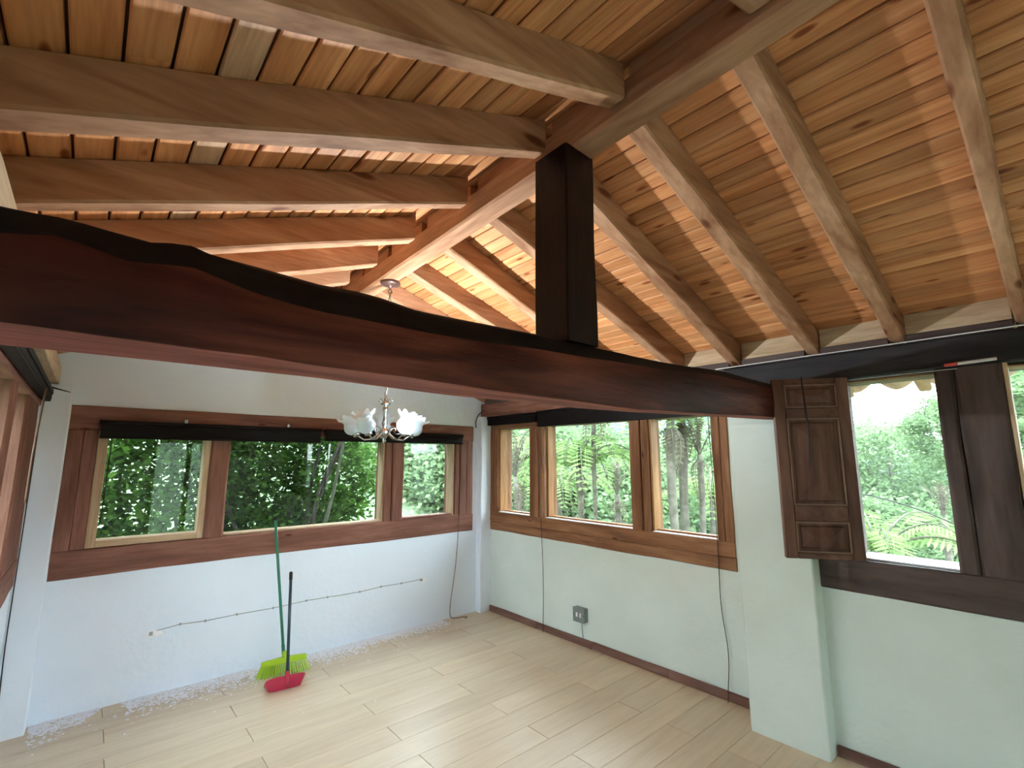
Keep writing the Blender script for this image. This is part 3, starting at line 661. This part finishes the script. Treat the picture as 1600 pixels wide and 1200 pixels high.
def raised(z0, z1):
    m = MB(); u0, u1 = .064, SW - .062; f = .002
    i = .035; j = .07 if z1 - z0 > .2 else .055
    cx0, cx1 = u0 + i + j, u1 - i - j; cz0, cz1 = z0 + i + j, z1 - i - j
    if z1 - z0 < .3: cz0 = cz1 = (z0 + z1) / 2
    rings = [[(u0, f, z0), (u1, f, z0), (u1, f, z1), (u0, f, z1)], [(u0 + i * .6, f, z0 + i * .6), (u1 - i * .6, f, z0 + i * .6), (u1 - i * .6, f, z1 - i * .6), (u0 + i * .6, f, z1 - i * .6)],
             [(u0 + i * .8, f + .006, z0 + i * .8), (u1 - i * .8, f + .006, z0 + i * .8), (u1 - i * .8, f + .006, z1 - i * .8), (u0 + i * .8, f + .006, z1 - i * .8)],
             [(cx0, f + .018, cz0), (cx1, f + .018, cz0), (cx1, f + .018, cz1), (cx0, f + .018, cz1)]]
    vs = []; fs = []
    for r in rings: vs += [SM @ Vector(p) for p in r]
    for k_ in range(3):
        for q in range(4): fs.append((k_ * 4 + q, k_ * 4 + (q + 1) % 4, k_ * 4 + 4 + (q + 1) % 4, k_ * 4 + 4 + q))
    fs.append((12, 13, 14, 15)); m.add(vs, fs)
    m.box((u0, -.01, z0), (u1, f - .001, z1), M=SM)
    p = m.build('panel', SHUT['z'], t); return p
def bead(z0, z1, p):
    m = MB(); u0, u1 = .0628, SW - .0608
    for a, b in (((u0, .008, z0), (u0 + .007, .0165, z1)), ((u1 - .007, .008, z0), (u1, .0165, z1)), ((u0, .008, z0), (u1, .0165, z0 + .007)), ((u0, .008, z1 - .007), (u1, .0165, z1))):
        m.box(a, b, M=SM)
    m.build('bead', SHUTL, p)
for a, b in ((1.053, 1.214), (1.301, 1.774), (1.833, 1.964)):
    p = raised(a, b); bead(a, b, p)
for z in (1.15, 1.85): MB().tube([SM @ Vector((0.0, -.02, z)), SM @ Vector((0.0, -.02, z + .08))], .006, 8).build('hinge', DMETAL, t)
cord('shutter_wand', 'thin dark rod hanging in front of the open shutter', [(2.94, .92, 2.0), (2.925, .905, 1.7), (2.90, .905, 1.5)], .004, BLACKC, 'wand')
t = thing('marker_rod', 'small white rod with a red end, lying along the dark eave timber', 'rod', (XN - .02, .2, 2.005))
MB().tube([(XN - .02, .16, 2.012), (XN - .02, .295, 2.008)], .008, 8).build('rod_body', WHITEC, t)
MB().tube([(XN - .02, .296, 2.008), (XN - .02, .345, 2.0065)], .0085, 8).build('rod_end', RED, t)

# ------------------------------------------------------------------ chandelier
cx, cy = 1.385, 2.8
t = thing('chandelier', 'five-armed metal chandelier with frilled white glass tulip shades, one of them lit', 'chandelier', (cx, cy, 1.65))
MB().lathe([(0.0, 2.70), (.062, 2.70), (.066, 2.690), (.06, 2.682), (.04, 2.676), (.015, 2.668), (.006, 2.655), (0.0, 2.655)], (cx, cy, 0), 24).build('canopy', CANOPY, t, smooth=True)
MB().tube([(cx + .014 * math.cos(a), cy, 2.637 + .014 * math.sin(a)) for a in [i * PI / 6 for i in range(13)]], .0032, 6).build('hook', DMETAL, t)
mc = MB(); z = 2.618; kk = 0
while z > 1.935:
    a = (1, 0) if kk % 2 else (0, 1)
    loop = [(cx + a[0] * .008 * math.cos(q), cy + a[1] * .008 * math.cos(q), z - .014 + .017 * math.sin(q)) for q in [i * PI / 4 for i in range(9)]]
    mc.tube(loop, .0022, 5); z -= .026; kk += 1
mc.tube([(cx + .008 * math.cos(i), cy + .008 * math.sin(i), 2.65 - i * .036) for i in range(20)], .0022, 5)
mc.build('chain', DMETAL, t, smooth=True)
MB().lathe([(0, 1.94), (.008, 1.935), (.012, 1.92), (.008, 1.905), (.03, 1.897), (.032, 1.892), (.008, 1.885), (.014, 1.87), (.017, 1.855), (.009, 1.84), (.012, 1.80), (.018, 1.77), (.012, 1.745), (.022, 1.73), (.034, 1.715), (.03, 1.695), (.016, 1.685), (.010, 1.67), (.015, 1.66), (.006, 1.645), (0, 1.64)], (cx, cy, 0), 20).build('stem', METAL, t, smooth=True)
cyc = MB()
for s in (1, -1):
    cyc.tube([(cx + s * .012 * cam_right.x, cy + s * .012 * cam_right.y, 1.905), (cx + s * .035 * cam_right.x, cy + s * .035 * cam_right.y, 1.93), (cx + s * .045 * cam_right.x, cy + s * .045 * cam_right.y, 1.915), (cx + s * .035 * cam_right.x, cy + s * .035 * cam_right.y, 1.905)], .003, 5)
cyc.build('scroll', METAL, t, smooth=True)
base = math.atan2(cam_right.y, cam_right.x)
for i in range(5):
    a = base + PI + i * 2 * PI / 5; u = Vector((math.cos(a), math.sin(a), 0))
    def P(r, z): return (cx + u.x * r, cy + u.y * r, z)
    lit = i == 2 
    arm = MB().tube([P(.012, 1.73), P(.04, 1.70), P(.08, 1.672), (P(.125, 1.668)), P(.16, 1.69), P(.172, 1.705)], [.006, .006, .0055, .005, .005, .006], 7)
    arm.tube([P(.03, 1.71), P(.05, 1.74), P(.085, 1.75), P(.105, 1.73), P(.095, 1.705), P(.075, 1.71)], .003, 5)
    ao = arm.build('arm', METAL, t, smooth=True)
    tl_ = Matrix.Translation(Vector(P(.175, 1.70))) @ Matrix.Rotation(R_(26), 4, Vector((-u.y, u.x, 0)))
    MB().lathe([(0, -.012), (.02, -.01), (.024, 0), (.02, .012), (.0, .013)], n=14, M=tl_).build('cup', METAL, ao, smooth=True)
    prof = [(.018, .006), (.034, .012), (.050, .028), (.057, .048), (.053, .068), (.046, .084), (.046, .098), (.056, .112), (.070, .122)]
    def fr(r, z, th, f):
        k_ = max(0, (f - .62) / .38) ** 1.5; return (r * (1 + .13 * k_ * math.cos(8 * th)), z + .010 * k_ * math.cos(8 * th))
    so = MB().lathe(prof, n=48, M=tl_, fn=fr).build('shade', SHADE, t, smooth=True, label='lit frilled glass shade, glowing white' if lit else None)
    bo = MB().lathe([(0, .014), (.012, .016), (.013, .03), (.022, .05), (.024, .062), (.018, .078), (.0, .086)], n=14, M=tl_).build('bulb', BULBON if lit else BULBOFF, so, smooth=True)
    if lit:
        ld = bpy.data.lights.new('bulb_light', 'POINT'); ld.energy = LAMP_W; ld.shadow_soft_size = .03; ld.color = (.90, .97, 1.0)
        lo = bpy.data.objects.new('bulb_light', ld); COL.objects.link(lo); lo.location = tl_ @ Vector((0, 0, .112))

# ------------------------------------------------------------------ broom and dustpan
t = thing('broom', 'lime green push broom with a green metal handle leaning on the far wall', 'broom', (1.24, 4.06, 0))
hT = Vector((1.160, 4.165, 1.098)); hB = Vector((1.238, 3.965, .088))
MB().tube([hB + (hT - hB) * q for q in (0, .3, .6, .98)], .0105, 12).build('handle', GREENM, t, smooth=True)
MB().tube([hB + (hT - hB) * q for q in (.975, .99, 1.0)], [.012, .0125, .008], 12).build('handle_cap', BLACKC, t, smooth=True)
MB().tube([hB + (hT - hB) * q for q in (.0, .10)], .0125, 12).build('ferrule', GREENM, t, smooth=True)
bd = Vector((.30, -.06, .008)).normalized()   # head runs along this
bnrm = Vector((0.19, .95, .0)).normalized()
hc = Vector((1.238, 3.96, .080))
BM_ = Matrix(((bd.x, bnrm.x, 0, hc.x), (bd.y, bnrm.y, 0, hc.y), (bd.z, 0, 1, hc.z), (0, 0, 0, 1)))
hd = MB(); secs = []
for i in range(13):
    u = -.150 + .3 * i / 12; h = .018 * (1 - abs(u) / .26)
    secs.append([BM_ @ Vector(p) for p in ((u, -.03, -.004), (u, .03, -.004), (u, .03, .006 + h * .4), (u, .014, .014 + h), (u, -.014, .014 + h), (u, -.03, .006 + h * .4))])
hd.loft(secs)
hd.lathe([(.02, .0), (.018, .03), (.014, .055), (0, .056)], n=12, M=Matrix.Translation(hc + Vector((0, 0, .015))))
fix_normals(hd.build('head', LIME, t))
br_ = MB()
for i in range(23):
    u = -.145 + .29 * i / 22
    for j in range(4):
        v = -.022 + .044 * j / 3; sp_ = (u / .15) * .03; lean = -.012 - (.02 if j == 0 else 0)
        a = BM_ @ Vector((u, v, -.002)); b = BM_ @ Vector((u + sp_ + random.uniform(-.003, .003), v + lean + random.uniform(-.004, .004), -.079 + random.uniform(0, .006)))
        br_.tube([a, b], [.0032, .0042], 4)
br_.build('bristles', LIMEB, t, kind='stuff')

t = thing('dustpan', 'pink long-handled dustpan standing in front of the broom head, dark upright handle', 'dustpan', (1.22, 3.76, 0))
dc = Vector((1.178, 3.735, 0)); dd = Vector((.86, -.12, 0)).normalized(); dn = Vector((dd.y, -dd.x, 0))  # dn points towards the camera side
if dn.y > 0: dn = -dn
DM = Matrix(((dd.x, -dn.x, 0, dc.x), (dd.y, -dn.y, 0, dc.y), (0, 0, 1, 0), (0, 0, 0, 1)))
pan = MB(); outer = []; n = 14
def rim(th, r=1.0, z=0): return DM @ Vector((.125 * r * math.cos(th), -.10 * r * math.sin(th), z))
W = .125
ring0, ring1, ring2 = [], [], []
for i in range(n + 1):
    th = PI * i / n; c_, s_ = math.cos(th), math.sin(th)
    sx = math.copysign(abs(c_) ** .42, c_); sy = s_ ** .42
    ring0.append(DM @ Vector((.105 * sx, -.055 * sy, .002))); ring1.append(DM @ Vector((.128 * sx, -.070 * sy, .095 * (.30 + .70 * sy)))); ring2.append(DM @ Vector((.122 * sx, -.064 * sy, .093 * (.30 + .70 * sy))))
fr0 = [DM @ Vector((.118 * (1 - 2 * i / n), .07, .001)) for i in range(n + 1)]
secs = [fr0, ring0, ring1]
pan.loft(secs, closed=False, caps=False)
ri = [p + Vector((0, 0, .003)) for p in ring0]; fi = [p + Vector((0, 0, .003)) for p in fr0]
pan.loft([ring1, ring2, ri, fi], closed=False, caps=False)
pan.build('pan', PINK, t, smooth=False)
hb = DM @ Vector((.006, -.066, .075)); ht = Vector((1.225, 3.90, .72))
MB().tube([hb, hb + (ht - hb) * .5, hb + (ht - hb) * .93], .0105, 12).build('handle', NAVY, t, smooth=True)
MB().tube([hb + (ht - hb) * .92, hb + (ht - hb) * .99, ht], [.0125, .0125, .008], 12).build('grip', BLACKC, t, smooth=True)
MB().tube([DM @ Vector((.006, -.060, .02)), DM @ Vector((.006, -.070, .07)), hb + (ht - hb) * .06], [.012, .014, .013], 10).build('handle_socket', PINK, t, smooth=True)

# ------------------------------------------------------------------ paint chips on the floor (cannot be counted)
mc = MB()
def chip(x, y, s):
    n = random.choice((4, 5, 6)); a0 = random.random() * 6; z = .0012 + random.random() * .004
    tl_x, tl_y = random.uniform(-.15, .15), random.uniform(-.15, .15); vs = []
    el = random.uniform(.35, .9); ro = random.random() * PI
    for i in range(n):
        a = a0 + 2 * PI * i / n; r = s * random.uniform(.6, 1.1); px, py = r * math.cos(a), r * el * math.sin(a)
        qx, qy = px * math.cos(ro) - py * math.sin(ro), px * math.sin(ro) + py * math.cos(ro)
        vs.append((x + qx, y + qy, z + max(-z + .0006, qx * tl_x + qy * tl_y)))
    top_ = vs; bot = [(p[0], p[1], p[2] - .0008) for p in vs]
    mc.add(top_ + bot, [tuple(range(n)), tuple(reversed(range(n, 2 * n)))] + [(i, (i + 1) % n + 0, n + (i + 1) % n, n + i) for i in range(n)])
for _ in range(9000):
    x = random.uniform(-.1, 2.75); d = abs(random.gauss(0, 1)) * .085 * (1.3 if x < 1.9 else .85) ; y = YG - .006 - d
    if y < 3.6: continue
    if noise.noise(Vector((x * 2.2, y * 3, 5))) < -.34: continue
    chip(x, y, random.choice((.004, .006, .008, .013)) * random.uniform(.7, 1.3))
for _ in range(260):
    x = random.uniform(-.1, 2.9); y = YG - .03 - abs(random.gauss(0, .16)); 
    if 3.3 < y: chip(x, y, random.uniform(.004, .014))
for _ in range(28): chip(random.uniform(-.1, 2.9), random.uniform(3.1, 4.0), random.uniform(.003, .008))
o = mc.build('paint_flakes', CHIP, kind='stuff'); tag(o, 'white paint and plaster flakes strewn on the floor along the far wall', 'debris')

# ------------------------------------------------------------------ outside: ground, hills
def sst(a, b, x): t = min(1, max(0, (x - a) / (b - a))); return t * t * (3 - 2 * t)
def gz(x, y):
    e = x - 3.6
    z = -.5 - 1.3 * sst(0, 6, e) - 3.2 * sst(5, 24, e)
    az = math.degrees(math.atan2(x, y)) if (x or y) else 0
    dist = math.hypot(x, y)
    north = sst(62, 25, az) if y > 0 else 0
    z += north * (sst(5, 30, dist) * 6.2)
    z += sst(30, 85, dist) * (19 - 12.5 * sst(64, 76, az)) + noise.noise(Vector((x * .03, y * .03, 0))) * 4 * sst(30, 80, dist)
    z += noise.noise(Vector((x * .25, y * .25, 1))) * .35 * sst(5, 12, dist)
    return z
m = MB(); xs = np.concatenate([np.linspace(-40, 0, 12)[:-1], np.linspace(0, 40, 54), np.linspace(43, 190, 44)]); ys = np.concatenate([np.linspace(-120, -5, 22)[:-1], np.linspace(-5, 40, 58), np.linspace(43, 190, 44)])
vs = [(x, y, gz(x, y) - (1.0 if (-.6 < x < 3.55 and YB - .3 < y < YG + .3) else 0)) for y in ys for x in xs]; nx = len(xs)
m.add(vs, [(j * nx + i, j * nx + i + 1, (j + 1) * nx + i + 1, (j + 1) * nx + i) for j in range(len(ys) - 1) for i in range(nx - 1)])
gr = m.build('hillside_ground', GRASS, smooth=True); gr['kind'] = 'structure'

def leaf_cloud(n, sampler, size, up=.4, elong=1.6, seed=0):
    """n small folded leaves (2 quads each as one quad pair)"""
    r = np.random.RandomState(seed); P = sampler(r, n)
    d = r.normal(size=(n, 3)); d[:, 2] *= up; d /= np.linalg.norm(d, axis=1)[:, None] + 1e-9
    q = r.normal(size=(n, 3)); q -= (q * d).sum(1)[:, None] * d; q /= np.linalg.norm(q, axis=1)[:, None] + 1e-9
    s = size * r.uniform(.6, 1.3, n)[:, None]
    V = np.stack([P - d * s * elong * .5, P + q * s * .45, P + d * s * elong * .5, P - q * s * .45], 1).reshape(-1, 3)
    return V
def cloud_mesh(name, V, m):
    me = bpy.data.meshes.new(name); n = len(V) // 4
    me.vertices.add(len(V)); me.vertices.foreach_set('co', V.astype(np.float32).ravel())
    me.loops.add(4 * n); me.loops.foreach_set('vertex_index', np.arange(4 * n, dtype=np.int32))
    me.polygons.add(n); me.polygons.foreach_set('loop_start', np.arange(0, 4 * n, 4, dtype=np.int32)); me.polygons.foreach_set('loop_total', np.full(n, 4, dtype=np.int32))
    me.update(); me.validate(); me.materials.append(m); return me
def link(me, name, parent=None, loc=(0, 0, 0), rz=0, sc=1.0, kind=None):
    o = bpy.data.objects.new(name, me); COL.objects.link(o); o.location = loc; o.rotation_euler = (0, 0, rz); o.scale = (sc,) * 3
    if parent is not None: o.parent = parent
    if kind: o['kind'] = kind
    return o

# ---- shrub close behind the far window
def shrub_sampler(x0, x1, ya, yb, z0, z1, clump=.16, nc=260, edge=None):
    def f(r, n):
        C_ = np.stack([r.uniform(x0, x1, nc), r.uniform(ya, yb, nc), r.uniform(z0, z1, nc)], 1)
        if edge is not None:
            lim = edge(C_[:, 2]) * C_[:, 1]; C_[:, 0] = np.minimum(C_[:, 0], lim + r.uniform(-.22, -.06, nc))
        i = r.randint(0, nc, n); return C_[i] + r.normal(size=(n, 3)) * clump * np.array([1, .8, .8])
    return f
def shrub(label, x0, x1, ya, yb, z0, z1, n, size, seed, edge=None, m=LEAF_D, nc=260, clump=.16, stems=9, ground=-.6):
    t = thing('shrub', label, 'shrub', ((x0 + x1) / 2, (ya + yb) / 2, gz((x0 + x1) / 2, (ya + yb) / 2)))
    V = leaf_cloud(n, shrub_sampler(x0, x1, ya, yb, z0, z1, clump, nc, edge), size, seed=seed) - np.array(ORG[t])
    link(cloud_mesh('shrub_foliage', V, m), 'foliage', t, kind='stuff')
    r = random.Random(seed)
    for _ in range(stems):
        bx, by = r.uniform(x0 + .1, x1 - .3), r.uniform(ya, yb); g = gz(bx, by); p = [Vector((bx, by, g - .05))]
        dx, dy = r.uniform(-.25, .3), r.uniform(-.15, .15)
        for k_ in range(7): p.append(p[-1] + Vector((dx * .4 + r.uniform(-.09, .09), dy * .4 + r.uniform(-.06, .06), (z1 - g) / 7)))
        MB().tube(p, [.028 - .003 * i for i in range(8)], 6).build('stem', TWIG if r.random() < .4 else TRUNK, t, smooth=True)
    return t
shrub('dense dark green shrub filling the left pane of the far window', -.6, 1.25, 4.95, 5.9, .2, 2.5, 22000, .044, 1, nc=520, clump=.12, stems=12)
shrub('dense shrub with bright leafy right edge behind the wide middle pane of the far window', .95, 2.55, 5.1, 6.1,   .1, 2.6, 26000, .042, 2, nc=700, stems=14,
      clump=.11, edge=lambda z: .425 + .05 * np.sin(np.clip((z - .7) * 2.6, 0, 3)))

# ---- tree ferns
def frond_mesh(name, L=1.3, droop=.9, rise=.35, m=LEAF_F, npair=26, width=.26, seed=0):
    mb = MB(); rnd = random.Random(seed); pts = []
    for i in range(npair + 1):
        t_ = i / npair; pts.append(Vector((L * (t_ - .12 * t_ ** 3), 0, rise * math.sin(t_ * PI * .62) * 1.0 - droop * t_ ** 2.4)))
    vs = []; 
    for i in range(2, npair):
        p = pts[i]; d = (pts[i + 1] - pts[i]).normalized(); t_ = i / npair
        l = width * (math.sin(PI * (t_ ** .8) * .96 + .06)) ** .8 + .02; wd = L / npair * .62
        for s in (1, -1):
            q = Vector((d.x * .35, s, -.22 - .2 * rnd.random())).normalized() * l * rnd.uniform(.88, 1.05)
            mb.add([p, p + q * .5 + d * wd * .5, p + q, p + q * .5 - d * wd * .5], [(0, 1, 2, 3)])
            # sub leaflets give the pinna a feathered edge
            for k_ in range(4):
                f = .25 + .18 * k_
                for e in (1, -1):
                    a = p + q * f; bv = (d * e * .9 + q.normalized() * .5).normalized() * wd * 1.25 * (1.1 - f)
                    mb.add([a, a + bv * .6 + q * .05, a + bv, a + bv * .5 - q * .03], [(0, 1, 2, 3)])
    k_ = len(mb.f)
    mb.tube(pts[:-1], [.014 * (1 - .8 * i / npair) for i in range(npair)], 5, mi=1)
    me_o = mb.build(name, [m, TRUNK]); me = me_o.data; bpy.data.objects.remove(me_o); return me
FR = [frond_mesh('fern_frond_a', 1.25, .75, .45, seed=1), frond_mesh('fern_frond_b', 1.45, 1.0, .55, seed=2), frond_mesh('fern_frond_c', 1.05, .5, .5, seed=3)]
FD = [frond_mesh('dead_frond_a', .75, 1.1, .12, DEADF, 16, .09, seed=4)]
FRW = [frond_mesh('wiry_frond_a', .9, .15, .5, DEADF, 16, .045, seed=5)]
def polar(px, D):
    az = math.atan((px - 800) / 758) + R_(41.2); Dh = D; return (Dh * math.sin(az), Dh * math.cos(az))
def tree_fern(label, px, D, zc, nf=15, r=.07, sc=1.0, seed=0, dead=8, kind='leaf', tilt=.0):
    x, y = polar(px, D); g = gz(x, y); rn = random.Random(seed)
    t = thing('tree_fern', label, 'tree fern', (x, y, g))
    p = [Vector((x + tilt * (i / 7) * (i / 7) + .03 * math.sin(i + seed), y, g - .1 + (zc - g + .1) * i / 7)) for i in range(8)]
    MB().tube(p, [r * 1.25, r * 1.05, r, r * .95, r * .95, r, r * 1.1, r * .9], 10).build('trunk', TRUNK, t, smooth=True)
    topp = p[-1] - Vector((x, y, g))
    for i in range(nf):
        o = link(rn.choice(FR if kind == 'leaf' else FRW), 'frond', t, topp + Vector((0, 0, -.03)), 2 * PI * i / nf + rn.uniform(-.2, .2), sc * rn.uniform(.85, 1.15))
        o.rotation_euler[1] = rn.uniform(-.35, .15) if kind == 'leaf' else rn.uniform(-.9, -.3)
    for i in range(dead):
        o = link(FD[0], 'dead_frond', t, topp + Vector((0, 0, -.08)), 2 * PI * i / max(dead, 1) + rn.uniform(-.3, .3), sc * rn.uniform(.6, 1.0)); o.rotation_euler[1] = rn.uniform(.4, .9)
    return t
tree_fern('slim bare-fronded tree fern seen in the narrow left pane of the right-hand window', 806, 7.6, 1.28, 9, .04, .9, 3, 3, 'wiry')
tree_fern('tree fern with a short brown trunk in the middle of the wide pane', 905, 8.6, 1.42, 16, .05, 1.2, 4, 2)
tree_fern('tree fern with a large arching pale crown high in the wide pane', 925, 8.0, 2.35, 17, .035, 1.25, 5, 2, tilt=.1)
tree_fern('thick-trunked tree fern, left of the two trunks in the rightmost pane', 1049, 7.4, 2.10, 18, .062, 1.1, 6, 7)
tree_fern('second thick fern trunk, just right of the first in the rightmost pane', 1066, 8.3, 2.2, 16, .07, 1.1, 7, 6)
tree_fern('dark bare tree fern with upright frond stubs, right side of the rightmost pane', 1092, 8.2, 1.62, 10, .045, .8, 8, 4, 'wiry')
tree_fern('dark tree fern with a wiry crown low at the right of the wide pane', 962, 10.6, .8, 12, .06, .95, 9, 4, 'wiry')
tree_fern('pale tree fern low behind the wide pane, left side', 872, 11.5, .8, 16, .06, 1.3, 10, 1)
tree_fern('low yellow-green tree fern at the lower left outside the shuttered window', 1355, 7.6, .45, 15, .05, 1.0, 11, 1)
tree_fern('reddish bare-topped tree fern at the lower right outside the shuttered window', 1462, 9.0, .75, 9, .04, .6, 12, 3, 'wiry')
tree_fern('pale tree fern low outside the rightmost pane', 1108, 11.0, .75, 16, .06, 1.2, 13, 1)
tree_fern('pale tree fern behind the narrow left pane of the right-hand window', 815, 12.0, 1.5, 16, .05, 1.3, 14, 1)

# ---- trees beyond
def crown_mesh(name, n, R, H, size, seed, m, flat=1.0, nc=60):
    def f(r, k_):
        u = r.normal(size=(nc, 3)); u /= np.linalg.norm(u, axis=1)[:, None]; c = u * r.uniform(.35, 1, nc)[:, None] ** .6 * np.array([R, R, H])
        i = r.randint(0, nc, k_); return c[i] + r.normal(size=(k_, 3)) * np.array([.17 * R, .17 * R, .10 * H]) 
    return cloud_mesh(name, leaf_cloud(n, f, size, seed=seed, elong=1.4), m)
CR = [crown_mesh('crown_a', 13000, 1.6, 1.9, .09, 11, LEAF_T, nc=80), crown_mesh('crown_b', 13000, 2.0, 1.4, .09, 12, LEAF_T, nc=80), crown_mesh('crown_c', 10000, 1.5, 2.3, .09, 13, LEAF_T, nc=34)]
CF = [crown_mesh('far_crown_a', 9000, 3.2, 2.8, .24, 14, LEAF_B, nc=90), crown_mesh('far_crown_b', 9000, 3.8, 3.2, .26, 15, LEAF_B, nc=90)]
TB = {}
def tree(px, D, ztop, sc, label, far=False, seed=0, group=None):
    x, y = polar(px, D); g = gz(x, y); rn = random.Random(seed * 7 + 1)
    t = thing('tree', label, 'tree', (x, y, g), group)
    me = rn.choice(CF if far else CR); H = (3.0 if far else 1.9) * sc
    zc = ztop - H - g
    tk = MB().tube([(x, y, g - .3), (x + .05, y, g + max(zc, .3) * .5), (x, y + .05, g + max(zc, .3) + H * .3)], [.10 * sc, .07 * sc, .03 * sc], 6)
    for k_ in range(4):
        a = rn.random() * 6.28; tk.tube([(x, y, g + max(zc, .3) * .6), (x + math.cos(a) * .8 * sc, y + math.sin(a) * .8 * sc, g + max(zc, .3) + H * .3)], [.035 * sc, .015 * sc], 5)
    tk.build('trunk', TRUNK, t, smooth=True)
    o = link(me, 'crown', t, (0, 0, max(zc, .3)), rn.random() * 6.28, sc, 'stuff'); return t
G1 = 'misty trees on the slope beyond the windows'
specs = []
def elev(D, ypx): return 1.55 + (717 - ypx) / 758 * D
rn = random.Random(5)
where = {0: 'pale leafy tree among those filling the view behind the two nearer windows'}
for i in range(44):
    px = 600 + i * 12.5 + rn.uniform(-12, 12); D = rn.uniform(14, 24)
    tree(px, D, elev(D, rn.uniform(655, 740)), rn.uniform(.9, 1.35), 'pale leafy tree among those filling the view behind the corner windows', seed=i, group=G1)
for i in range(34):
    px = 600 + i * 28 + rn.uniform(-20, 20); D = rn.uniform(30, 55)
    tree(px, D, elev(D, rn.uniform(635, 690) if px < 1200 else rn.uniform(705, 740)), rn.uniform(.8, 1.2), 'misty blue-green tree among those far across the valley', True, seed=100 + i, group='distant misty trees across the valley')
tree(1392, 21.0, elev(21, 652), 1.15, 'tall airy tree with a rounded top left in the gap beside the shutter', seed=201)
tree(1345, 23.0, elev(23, 672), 1.0, 'slimmer airy tree right next to the shutter edge outside', seed=202)
tree(1485, 16.0, elev(16, 640), .55, 'small leafy branch mass at the upper right of the gap beside the shutter', seed=203)
tree(1440, 24.0, elev(24, 735), .9, 'lower rounded tree in the gap beside the shutter', seed=204)
tree(1720, 12.0, elev(12, 560), 1.0, 'tree outside at the extreme right edge of the photo', seed=206)
for i in range(24):
    px = 1250 + i * 20 + rn.uniform(-6, 6); D = rn.uniform(15, 24)
    tree(px, D, elev(D, rn.uniform(760, 800)), rn.uniform(.6, .9), 'low pale bushy tree among those on the bank beside the shutter gap', seed=300 + i, group='bushy trees on the bank outside the shuttered window')
cord('outdoor_cable', 'dark cable sagging across the view outside the shuttered window', [polar(1250, 6.5) + (1.27,), polar(1345, 6.5) + (1.17,), polar(1420, 6.5) + (1.05,), polar(1500, 6.5) + (.86,), polar(1650, 6.5) + (.5,)], .007, BLACKC, 'cable')

# thin mist over the valley
mm = bpy.data.materials.new('valley_mist'); mm.use_nodes = True; n = mm.node_tree; n.nodes.clear()
o_ = n.nodes.new('ShaderNodeOutputMaterial'); vs_ = n.nodes.new('ShaderNodeVolumeScatter'); vs_.inputs['Color'].default_value = (.88, .96, 1, 1); vs_.inputs['Density'].default_value = .0011
n.links.new(vs_.outputs[0], o_.inputs['Volume'])
mist = MB().box((-30, 8.5, -16), (185, 185, 30)).box((6.5, -90, -16), (185, 8.5, 30)).build('valley_mist', mm, kind='stuff')
